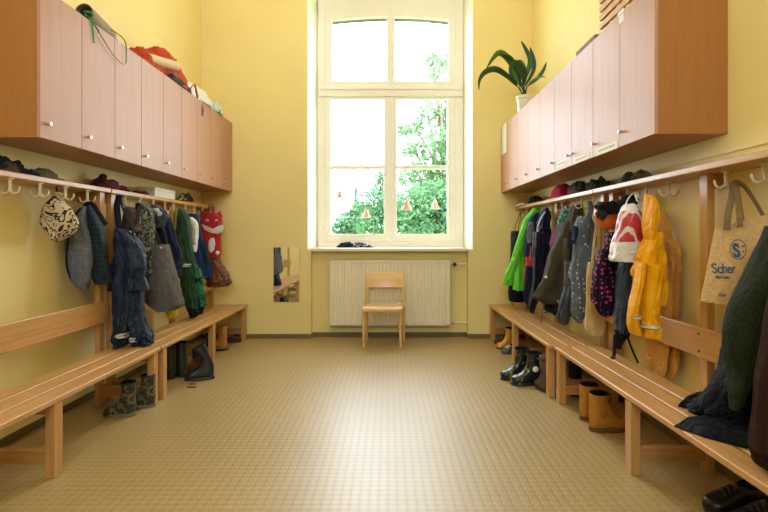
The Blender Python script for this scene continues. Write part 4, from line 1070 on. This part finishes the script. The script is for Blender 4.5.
# cardboard tube with green ribbon
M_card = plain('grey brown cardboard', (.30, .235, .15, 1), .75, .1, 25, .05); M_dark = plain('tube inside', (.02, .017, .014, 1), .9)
M_rib = plain('green ribbon', (.03, .26, .08, 1), .4, .2, 30, 0)
ty = 2.95; e0 = Vector((at(87, 8, ty).x + .0, ty, ZL + .053)); r_ = .042
e0 = Vector((-1.722, 2.90, ZL + .0525)); ax = Vector((.0, 1, 0)).normalized()
dirv = Vector((-.05, .34, 0)); m = MB(); ux, uz = Vector((1, 0, 0)), Vector((0, 0, 1)); N = 28
def ring(c, r): return [c + ux * r * math.cos(2 * PI * j / N) + uz * r * math.sin(2 * PI * j / N) for j in range(N)]
m.rings([ring(e0 + dirv * .12, .046), ring(e0, .047), ring(e0, .0515), ring(e0 + dirv, .0515)], None, 'flat')
rb1 = strap([e0 + Vector((-.01, .03, -.0)), e0 + Vector((.015, .0, -.02)), e0 + Vector((.045, -.01, -.045)), e0 + Vector((.05, 0, -.10)), e0 + Vector((.052, .01, -.17))], .006, .25)
rb2 = strap([e0 + Vector((.045, -.005, -.04)), e0 + Vector((.058, .06, -.10)), e0 + Vector((.058, .2, -.17)), e0 + Vector((.06, .33, -.185)), e0 + Vector((.055, .36, -.11)), e0 + Vector((.05, .34, -.02)), e0 + Vector((-.0, .22, .01))], .0035, .3, 30)
loop = strap([e0 + Vector((.046, -.01, -.045)), e0 + Vector((.02, -.03, -.01)), e0 + Vector((.06, -.02, -.015)), e0 + Vector((.05, -.01, -.05)), e0 + Vector((.07, .01, -.09)), e0 + Vector((.062, .04, -.1))], .005, .25, 22)
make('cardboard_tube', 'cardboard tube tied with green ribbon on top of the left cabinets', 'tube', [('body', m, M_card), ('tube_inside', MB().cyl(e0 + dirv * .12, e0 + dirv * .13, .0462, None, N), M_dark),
    ('ribbon', rb1, M_rib), ('ribbon', rb2, M_rib), ('ribbon_bow', loop, M_rib)])
yk = 858.6 / 269
make('porcelain_knob', 'small white round knob at the top edge of a left cabinet', 'knob', [('body', MB().ball((-1.688, yk, ZL + .012), .012, 14, 10), M_white)])
# red bag with wooden roll
F_rbag = fabric('rust red nylon', (.50, .055, .014, 1), rough=.5, bump=.9, sheen=0)
yb_ = 4.14; p = Vector((-1.81, yb_, ZL))
rbm = heap(p, (.135, .36, .27), .16, 5)
make('rust_bag', 'rust red nylon bag lying on top of the left cabinets', 'bag', [
    ('body', rbm, F_rbag),
    ('neck', heap(p + Vector((.04, -.40, 0)), (.085, .24, .13), .3), F_rbag),
    ('dark_panel', heap(p + Vector((.10, .02, 0)), (.045, .26, .07), .3), fabric('charcoal nylon', (.03, .03, .028, 1), rough=.6)),
    ('cord', strap([p + Vector((.11, .26, .05)), p + Vector((.13, .30, .10)), p + Vector((.135, .34, .04)), p + Vector((.128, .38, .005))], .009, .4), F_rbag)])
a_, b_ = Vector((-1.715, 3.66, ZL + .055)), Vector((-1.672, 4.06, ZL + .130))
make('paper_roll', 'cream paper roll stuck in the rust red bag', 'paper roll', [
    ('sheet', MB().tube([a_, (a_ + b_) / 2, b_], .036, 20), plain('cream paper', (.66, .47, .26, 1), .7, .05)), ('core', MB().cyl(b_ - Vector((0, .002, 0)), b_ + Vector((0, .002, 0)), .02), plain('roll core', (.42, .27, .2, 1), .8))])
p = Vector((-1.78, 4.72, ZL))
make('cream_bag', 'crumpled cream white plastic bag at the far end of the left cabinets', 'bag', [
    ('body', heap(p, (.11, .40, .145), .3, 6), pbag()),
    ('printed_end', heap(p + Vector((.07, .36, 0)), (.06, .13, .11), .25), fabric('mint film', (.50, .66, .58, 1), (.10, .10, .10, 1), 'dots', 16, .32, rough=.4)),
    ('purple_tag', rib([(103.5, 199.5, 203), (108, 199.8, 203.2), (112, 200, 203.4), (116, 200.5, 204)], 4.62, .012, amp=.2), fabric('purple print', (.22, .12, .30, 1), rough=.5))])
# wooden crate and board on the right
M_crate = wood('crate wood', (.62, .34, .12, 1), 'y', .5, .3, .8, 0)
cx0, cx1 = 1.245, 1.52; y0c, y1c = 2.48, 3.02
cr = thing('wooden_crate', 'slatted wooden crate on top of the right cabinets', 'crate', ((cx0 + cx1) / 2, (y0c + y1c) / 2, ZT))
for k in range(7):
    z = ZT + .002 + k * .050
    for xa in (cx0, cx1 - .014):
        MB().box((xa, y0c, z), (xa + .014, y1c, z + .034), .004).build('slat', M_crate, cr)
    for ya in (y0c + .002, y1c - .016):
        MB().box((cx0 + .016, ya, z), (cx1 - .016, ya + .014, z + .034), .004).build('end_slat', M_beech_x, cr)
for xa in (cx0 + .015, cx1 - .045):
    for ya in (y0c + .018, y1c - .048): MB().box((xa, ya, ZT), (xa + .03, ya + .03, ZT + .34), .003).build('corner_post', M_beech_z, cr)
MB().box((cx0 + .014, y0c + .016, ZT), (cx1 - .014, y1c - .016, ZT + .008), .001).build('bottom', M_crate, cr)
MB().box((cx0 - .003, 2.70, ZT + .008), (cx0 - .0005, 2.77, ZT + .044), .0005, 1).build('paper_tag', M_white, cr)
M_board = wood('dark board', (.30, .15, .10, 1), 'y', .7, .2, 1, 0, .2)
make('wooden_board', 'reddish brown board lying on the right cabinets beside the crate', 'board', [
    ('body', MB().box((1.232, 3.05, ZT), (1.40, 3.36, ZT + .042), .004), M_board)])
# plant
pc = Vector((1.307, 4.877, ZT))
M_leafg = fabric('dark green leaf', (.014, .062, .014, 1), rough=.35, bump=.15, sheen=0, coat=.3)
M_leafl = fabric('light green leaf', (.06, .16, .02, 1), rough=.4, bump=.15, sheen=0, coat=.3)  # lighter green for some of the leaves
pt = thing('potted_plant', 'aspidistra-like green plant in a white pot on the right cabinets', 'plant', pc)
pr = .082; ph_ = .165
MB().lathe(pc, [(0, 0), (pr * .78, 0), (pr * .82, .006), (pr, ph_ - .03), (pr * 1.08, ph_ - .028), (pr * 1.08, ph_), (pr * .98, ph_), (pr * .95, ph_ - .03), (0, ph_ - .03)], 32).build('pot', plain('white glazed pot', (.78, .74, .64, 1), .3, .03), pt)
MB().lathe(pc, [(0, ph_ - .032), (pr * .94, ph_ - .032), (pr * .9, ph_ - .022), (0, ph_ - .018)], 24).build('soil', plain('potting soil', (.03, .02, .012, 1), .95, .4, 60, .5), pt)
def leaf(path, width, mat):
    """path: (px, py, dy) points from stem to tip"""
    pts = smooth_path([at(a, b, pc.y + c) for a, b, c in path], 18); st = Vector((pc.x + R.uniform(-.03, .03), pc.y + R.uniform(-.03, .03), ZT + ph_ - .025))
    base = pts[0]; stem = smooth_path([st, (st + base) / 2 + Vector((0, 0, .01)), base], 6)
    m = MB(); rs = []; width *= .72
    n = len(pts)
    for i, p in enumerate(pts):
        t = (pts[min(i + 1, n - 1)] - pts[max(i - 1, 0)]).normalized()
        u = i / (n - 1); w = width * (math.sin(PI * min(1, u * .93 + .05)) ** .75) * (1 - .25 * u)
        side = t.cross(Vector((0, 1, 0)));
        if side.length < .2: side = Vector((1, 0, 0))
        side.normalize(); side = (side + Vector((0, .75, 0))).normalized(); nn = side.cross(t).normalized()
        rs.append([p - side * w + nn * w * .35, p - side * w * .5 + nn * w * .08, p, p + side * w * .5 + nn * w * .08, p + side * w + nn * w * .35,
                   p + side * w * .5 + nn * (w * .08 + .0022), p + nn * .003, p - side * w * .5 + nn * (w * .08 + .0022)])
    m.rings(rs); m.tube(stem, .005, 8)
    return m.build('leaf', mat, pt, ang=60)
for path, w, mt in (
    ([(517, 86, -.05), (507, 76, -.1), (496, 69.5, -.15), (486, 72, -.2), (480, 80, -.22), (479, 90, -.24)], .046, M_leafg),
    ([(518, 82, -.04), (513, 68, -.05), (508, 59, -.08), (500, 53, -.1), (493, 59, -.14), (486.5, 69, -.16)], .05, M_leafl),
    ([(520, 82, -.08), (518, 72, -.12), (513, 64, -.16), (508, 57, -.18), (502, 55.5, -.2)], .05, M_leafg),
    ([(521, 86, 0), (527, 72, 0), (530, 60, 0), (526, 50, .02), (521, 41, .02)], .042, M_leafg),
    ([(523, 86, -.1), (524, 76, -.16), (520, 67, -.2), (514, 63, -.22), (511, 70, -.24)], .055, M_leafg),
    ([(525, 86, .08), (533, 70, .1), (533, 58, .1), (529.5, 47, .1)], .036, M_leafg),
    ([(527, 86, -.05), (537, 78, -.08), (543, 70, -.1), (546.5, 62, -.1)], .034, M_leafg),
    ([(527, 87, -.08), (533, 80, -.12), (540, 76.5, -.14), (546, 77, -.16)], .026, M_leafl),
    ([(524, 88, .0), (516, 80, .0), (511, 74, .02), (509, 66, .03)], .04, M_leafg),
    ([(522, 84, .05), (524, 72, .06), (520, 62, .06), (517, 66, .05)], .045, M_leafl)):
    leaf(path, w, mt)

# ------------------------------------------------------------------ window sill and window ornaments
F_sn = fabric('navy white cloth', (.02, .03, .07, 1), (.5, .5, .52, 1), 'camo', 22, .62, rough=.8)
ca, cb = at(336.5, 0, 5.74), at(371, 0, 5.74)
cm = MB(); cxm = (ca.x + cb.x) / 2; hw = (cb.x - ca.x) / 2
cm = heap((cxm, 5.72, .9705), (hw, .07, .05), .35, 6)
make('folded_cloth', 'crumpled navy cloth lying on the window sill', 'cloth', [('body', cm, F_sn), ('fold', heap((cxm - hw * .45, 5.69, .9705), (hw * .45, .06, .062), .35, 6), F_navy2)])
M_orn = plain('pink paper cone', (.72, .45, .36, 1), .7, .2, 60, .05); M_orw = plain('cream paper cone', (.74, .66, .52, 1), .7, .15, 60, .05)
M_thr = plain('white thread', (.7, .68, .62, 1), .7)
for px, py, h, mt, top, lab in ((340, 193.5, 9, M_orn, 170, 'small pink paper bell in the left window pane, the upper of two'), (366, 212.5, 10, M_orn, 170, 'small pink paper bell in the left window pane, the lower of two'),
                           (406.8, 204, 12, M_orn, 170, 'pinkish paper bell hanging in the right window pane, the left one'), (435, 203.5, 11, M_orw, 170, 'cream paper bell hanging in the right window pane, the right one')):
    c = at(px, py + h / 2, 5.885); hh = h / F * 5.885; r = hh * .42
    o = thing('paper_bell', lab, 'window ornament', c, 'paper bells in the window')
    MB().lathe(c, [(r, 0), (r * 1.02, .002), (r * .62, hh * .4), (r * .3, hh * .8), (.003, hh), (0, hh), (.002, hh * .95), (r * .27, hh * .75), (r * .55, hh * .35), (r * .9, .001)], 18).build('bell', mt, o)
    MB().ball(c + Vector((0, 0, .0)), .007, 10, 6).build('clapper', M_orw, o)
    MB().tube([c + Vector((0, 0, hh * .9)), Vector((c.x, 5.897, wz(top)))], .0012, 6).build('thread', M_thr, o)

# ------------------------------------------------------------------ boots and shoes
def boot(name, label, x, y, ang, L, Hh, W, upper, sole, lining, group=None, cat='boot', band=None, lean=0, lie=None, handle=None, patch=None):
    A = math.radians(ang); ex, ey = Vector((math.cos(A), math.sin(A), 0)), Vector((-math.sin(A), math.cos(A), 0))
    org = Vector((x, y, 0)); rot = lie or Matrix.Identity(3)
    def T(px, py, pz): return org + rot @ (ex * px * L + ey * py + Vector((0, 0, pz)))
    k = L / .2; sw = W / 2
    prof = [((.70, .034), (.705, .016), .12), ((.685, .046 * k), (.69, .008), .55), ((.63, .056 * k), (.63, .006), .85), ((.52, .062 * k), (.5, .006), 1.0), ((.38, .072 * k), (.34, .006), .98),
            ((.25, .10 * k), (.16, .006), .88), ((.20, .125 * k), (-.05, .006), .86), ((.175, .15 * k), (-.255, .02), .86), ((.17, .165 * k), (-.275, .07 * k), .86)]
    zs = .17 * k
    for u in (.0, .25, .5, .75, .92, 1): lo_ = lean * u * (Hh - zs) / L; prof.append(((.17 + .02 * u + lo_, zs + (Hh - zs) * u * (1 - .2 * lean)), (-.265 + lo_, .10 * k + (Hh - .1 * k) * u + .03 * lean * u), .86 + .12 * u))
    rs = []
    for (tx, tz), (bx, bz), w in prof:
        c = Vector(((tx + bx) / 2, 0, (tz + bz) / 2)); v = Vector(((tx - bx) / 2, 0, (tz - bz) / 2)); ring = []
        for j in range(26):
            a = 2 * PI * j / 26; cc, ss = math.cos(a), math.sin(a); e = 2 / 2.5
            ca_, sa_ = math.copysign(abs(cc) ** e, cc), math.copysign(abs(ss) ** e, ss)
            q = c + v * ca_; ring.append(T(q.x, sa_ * sw * w, max(q.z, .004)))
        rs.append(ring)
    t = thing(name, label, cat, org, group)
    MB().rings(rs, 'flat', None).build('upper', upper, t)
    # lining: from the rim down inside
    top = rs[-1]; c = sum(top, Vector()) / len(top); dn = rot @ Vector((0, 0, -1))
    lr = [[p + dn * 0 for p in top], [c + (p - c) * .97 - dn * .004 for p in top], [c + (p - c) * .90 - dn * .002 for p in top], [c + (p - c) * .86 + dn * .03 for p in top], [c + (p - c) * .78 + dn * .07 for p in top]]
    MB().rings(lr, None, 'flat').build('lining', lining, t)
    out = []
    for i in range(28):
        a = 2 * PI * i / 28; cx_ = .215 + .505 * math.cos(a); wv = sw * 1.07 * math.sin(a) * (1.0 if cx_ > .3 else .88 if cx_ < .1 else .88 + .12 * (cx_ - .1) / .2)
        out.append((cx_, wv))
    MB().rings([[T(a * .985, b * .96, 0) for a, b in out], [T(a, b, .004) for a, b in out], [T(a, b, .016) for a, b in out], [T(a * .98, b * .95, .02) for a, b in out]]).build('sole', sole, t)
    if band:
        i0, i1 = -3, -1
        def grow(r, s): 
            c = sum(r, Vector()) / len(r); return [c + (p - c) * s for p in r]
        lo_ = [p + dn * .0 for p in rs[-2]]
        mid = [(a * .35 + b_ * .65) for a, b_ in zip(rs[-1], rs[-3])]
        MB().rings([grow(mid, 1.0), grow(mid, 1.035), grow(rs[-1], 1.035), grow(rs[-1], 1.0)], None, None).build('top_band', band, t)
    if patch:
        f = MB(); q = T(.0, 0, Hh * .5)
        s_ = -1 if (ey.y * 1) > 0 else 1
        cpt = T(-.02, s_ * sw * .90, Hh * .52)
        f.ball(cpt, (.022, .006, .022), 14, 8); f.build('badge', patch, t)
    return t
def rubber(name, c, rough=.35, **k): return plain(name, c, rough, .15, 30, .05, **k)
R_blk = rubber('black rubber', (.014, .015, .018, 1), .28); R_sole = rubber('dark sole', (.025, .02, .016, 1), .6)
R_camo = fabric('camouflage rubber', (.035, .035, .02, 1), (.16, .14, .07, 1), 'camo', 26, .52, rough=.45, bump=.1, sheen=0, c3=(.015, .015, .012, 1))
R_olive = rubber('dark olive rubber', (.03, .034, .018, 1)); R_sand = rubber('grey sole', (.16, .13, .08, 1), .7)
dk = fabric('dark lining', (.012, .012, .016, 1), rough=.95)
boot('rubber_boot', 'camouflage rubber boot under the left bench, the nearer of the pair', -1.60, 3.14, 188, .19, .205, .085, R_camo, R_sand, dk, 'camouflage boots', band=R_olive)
boot('rubber_boot', 'camouflage rubber boot under the left bench, the farther of the pair', -1.555, 3.30, 190, .19, .205, .085, R_camo, R_sand, dk, 'camouflage boots', band=R_olive)
boot('tall_boot', 'dark olive wellington under the left bench, right beside the slumped black boot', -1.625, 4.02, 140, .20, .265, .095, R_olive, R_sole, dk, 'dark wellingtons')
boot('tall_boot', 'dark olive wellington under the left bench, beside a front leg', -1.69, 3.96, 140, .20, .26, .095, R_olive, R_sole, dk, 'dark wellingtons')
boot('slumped_boot', 'shiny black wellington with slumped shaft on the floor by the left bench', -1.40, 3.94, 196, .22, .24, .09, R_blk, R_sole, dk, lean=1.25)
boot('ankle_boot', 'small brown boot behind the slumped black wellington', -1.53, 4.12, 170, .18, .17, .075, fabric('brown boot leather', (.16, .06, .02, 1), rough=.5, sheen=0), R_sole, dk)
boot('navy_boot', 'dark navy boot behind a middle leg of the far left bench', -1.60, 4.60, 180, .19, .22, .085, rubber('navy rubber', (.02, .035, .08, 1)), R_sole, dk)
boot('tan_boot', 'tan orange boot under the far end of the left bench', -1.60, 4.93, 185, .19, .235, .09, fabric('tan leather', (.46, .21, .045, 1), rough=.6, sheen=0), R_sole, fabric('tan lining', (.3, .15, .05, 1)))
def shoe(name, label, x, y, ang, L, W, upper, sole, cat='shoe', group=None, lace=None):
    A = math.radians(ang); ex, ey = Vector((math.cos(A), math.sin(A), 0)), Vector((-math.sin(A), math.cos(A), 0)); org = Vector((x, y, 0)); sw = W / 2; k = L / .2
    T = lambda a, b, z: org + ex * a * L + ey * b + Vector((0, 0, z))
    t = thing(name, label, cat, org, group); rs = []
    for px, h, w in ((-.5, .045, .35), (-.485, .06, .62), (-.42, .07, .78), (-.28, .073, .84), (-.12, .078, .86), (.02, .074, .9), (.16, .06, .98), (.3, .05, 1), (.42, .043, .86), (.48, .034, .5), (.5, .024, .2)):
        ring = []
        for j in range(24):
            a = 2 * PI * j / 24; c_, s_ = math.cos(a), math.sin(a); e = .8
            ring.append(T(px, math.copysign(abs(s_) ** e, s_) * sw * w, .006 + (h * k - .006) * (.5 + .5 * math.copysign(abs(c_) ** e, c_))))
        rs.append(ring)
    MB().rings(rs).build('upper', upper, t)
    MB().rings([[T(-.27 + .17 * math.cos(2 * PI * j / 20) * q, sw * .55 * math.sin(2 * PI * j / 20) * q, z * k) for j in range(20)] for q, z in ((1.12, .070), (1.12, .080), (.95, .083), (.8, .075))], None, 'flat').build('opening', dk, t)
    out = [(.5 * math.cos(2 * PI * i / 28), sw * 1.05 * math.sin(2 * PI * i / 28) * (1 if math.cos(2 * PI * i / 28) > 0 else .86)) for i in range(28)]
    MB().rings([[T(a, b, 0) for a, b in out], [T(a * 1.02, b * 1.02, .005) for a, b in out], [T(a * 1.02, b * 1.02, .017) for a, b in out], [T(a * .97, b * .95, .02) for a, b in out]]).build('sole', sole, t)
    for i in range(3):
        px = .02 + .09 * i; h = (.078 - .1 * (px) ** 1.2) * k
        MB().tube(smooth_path([T(px, -sw * .5, h * .86), T(px, 0, h * 1.02 + .002), T(px + .03, sw * .5, h * .86)], 7), .0035, 6).build('lace', lace or M_white, t)
    return t
R_red = fabric('red brown suede', (.10, .03, .02, 1), rough=.8); L_red = fabric('dusty lace', (.25, .18, .14, 1))
shoe('low_shoe', 'dark red-brown shoe under the window end of the left bench', -1.62, 5.30, 190, .19, .08, R_red, R_sole, lace=L_red)
# right side
shoe('low_shoe', 'red-brown shoe under the window end of the right bench', 1.17, 5.24, 205, .19, .085, R_red, R_sand, lace=L_red)
boot('yellow_boot', 'yellow rubber boot with blue rim under the far right bench', 1.19, 5.02, 195, .19, .20, .09, rubber('yellow rubber', (.60, .30, .02, 1)), R_sole, dk, band=rubber('blue rim', (.03, .13, .28, 1)))
shoe('grey_shoe', 'grey shoe on the floor in front of the yellow rubber boot', 1.14, 4.81, 215, .19, .085, fabric('grey mesh', (.09, .10, .10, 1), rough=.8), R_sand)
boot('patterned_boot', 'black rubber boot with lime pattern by the right bench, the nearer of two', 1.075, 3.80, 184, .235, .235, .098, fabric('black lime rubber', (.012, .013, .014, 1), (.20, .24, .03, 1), 'camo', 17, .59, rough=.25, bump=.05, sheen=0, coat=.5, c3=(.012, .013, .014, 1)), R_blk, dk, 'black patterned boots', band=fabric('navy padded rim', (.015, .022, .05, 1)), patch=M_white)
boot('patterned_boot', 'black rubber boot with lime pattern by the right bench, the farther of two', 1.025, 3.95, 192, .235, .235, .098, bpy.data.materials['black lime rubber'], R_blk, dk, 'black patterned boots', band=bpy.data.materials['navy padded rim'])
boot('winter_boot', 'brown winter boot under the right bench behind the bench joint', 1.118, 3.63, 95, .19, .25, .095, fabric('brown pink nubuck', (.12, .065, .045, 1), (.03, .025, .025, 1), 'camo', 14, .55, rough=.8), R_sole, fabric('fleece lining', (.3, .2, .15, 1)))
boot('laced_boot', 'black laced boot behind the crossbar of the near right bench', 1.30, 3.54, 20, .19, .235, .085, fabric('black leather', (.012, .011, .011, 1), rough=.4), rubber('wine sole', (.08, .015, .015, 1)), dk)
F_ob = fabric('orange brown nubuck', (.42, .175, .025, 1), rough=.55, sheen=0, wr=16)
boot('worker_boot', 'orange-brown boot under the near right bench, the nearer of two', 1.205, 2.90, 6, .235, .21, .105, F_ob, fabric('brown sole', (.14, .06, .02, 1)), dk, 'orange boots', patch=fabric('orange badge', (.34, .12, .015, 1)))
boot('worker_boot', 'orange-brown boot under the near right bench, the farther of two', 1.215, 3.07, 6, .235, .21, .105, F_ob, bpy.data.materials['brown sole'], dk, 'orange boots')
bs = fabric('dark brown leather', (.009, .006, .005, 1), rough=.25, sheen=0, coat=.4, bump=.15)
shoe('dress_shoe', 'dark brown shiny shoe under the right bench edge, the farther of two', 1.39, 2.06, 188, .25, .10, bs, R_sole, group='dark shoes', lace=M_black)
shoe('dress_shoe', 'dark brown shiny shoe under the right bench edge, the nearer of two', 1.41, 1.93, 188, .25, .10, bs, R_sole, group='dark shoes', lace=M_black)
for i, (px, py) in enumerate(((189.5, 387.5), (192.5, 384.5), (193.5, 388))):
    y = F * CZ / (py - CY); x = (px - CX) / F * y
    m = MB(); m.rings([[(x + .022 * k * math.cos(2 * PI * j / 10), y + .012 * k * math.sin(2 * PI * j / 10 + i), .001 + z) for j in range(10)] for k, z in ((.7, 0), (1, .004), (.6, .010), (.1, .012))])
    tag(m.build('dry_leaf', plain('dry leaf brown', (.16, .075, .025, 1), .8)), 'tiny brown dry leaf on the floor near the slumped black boot', 'leaf', 'dry leaves')
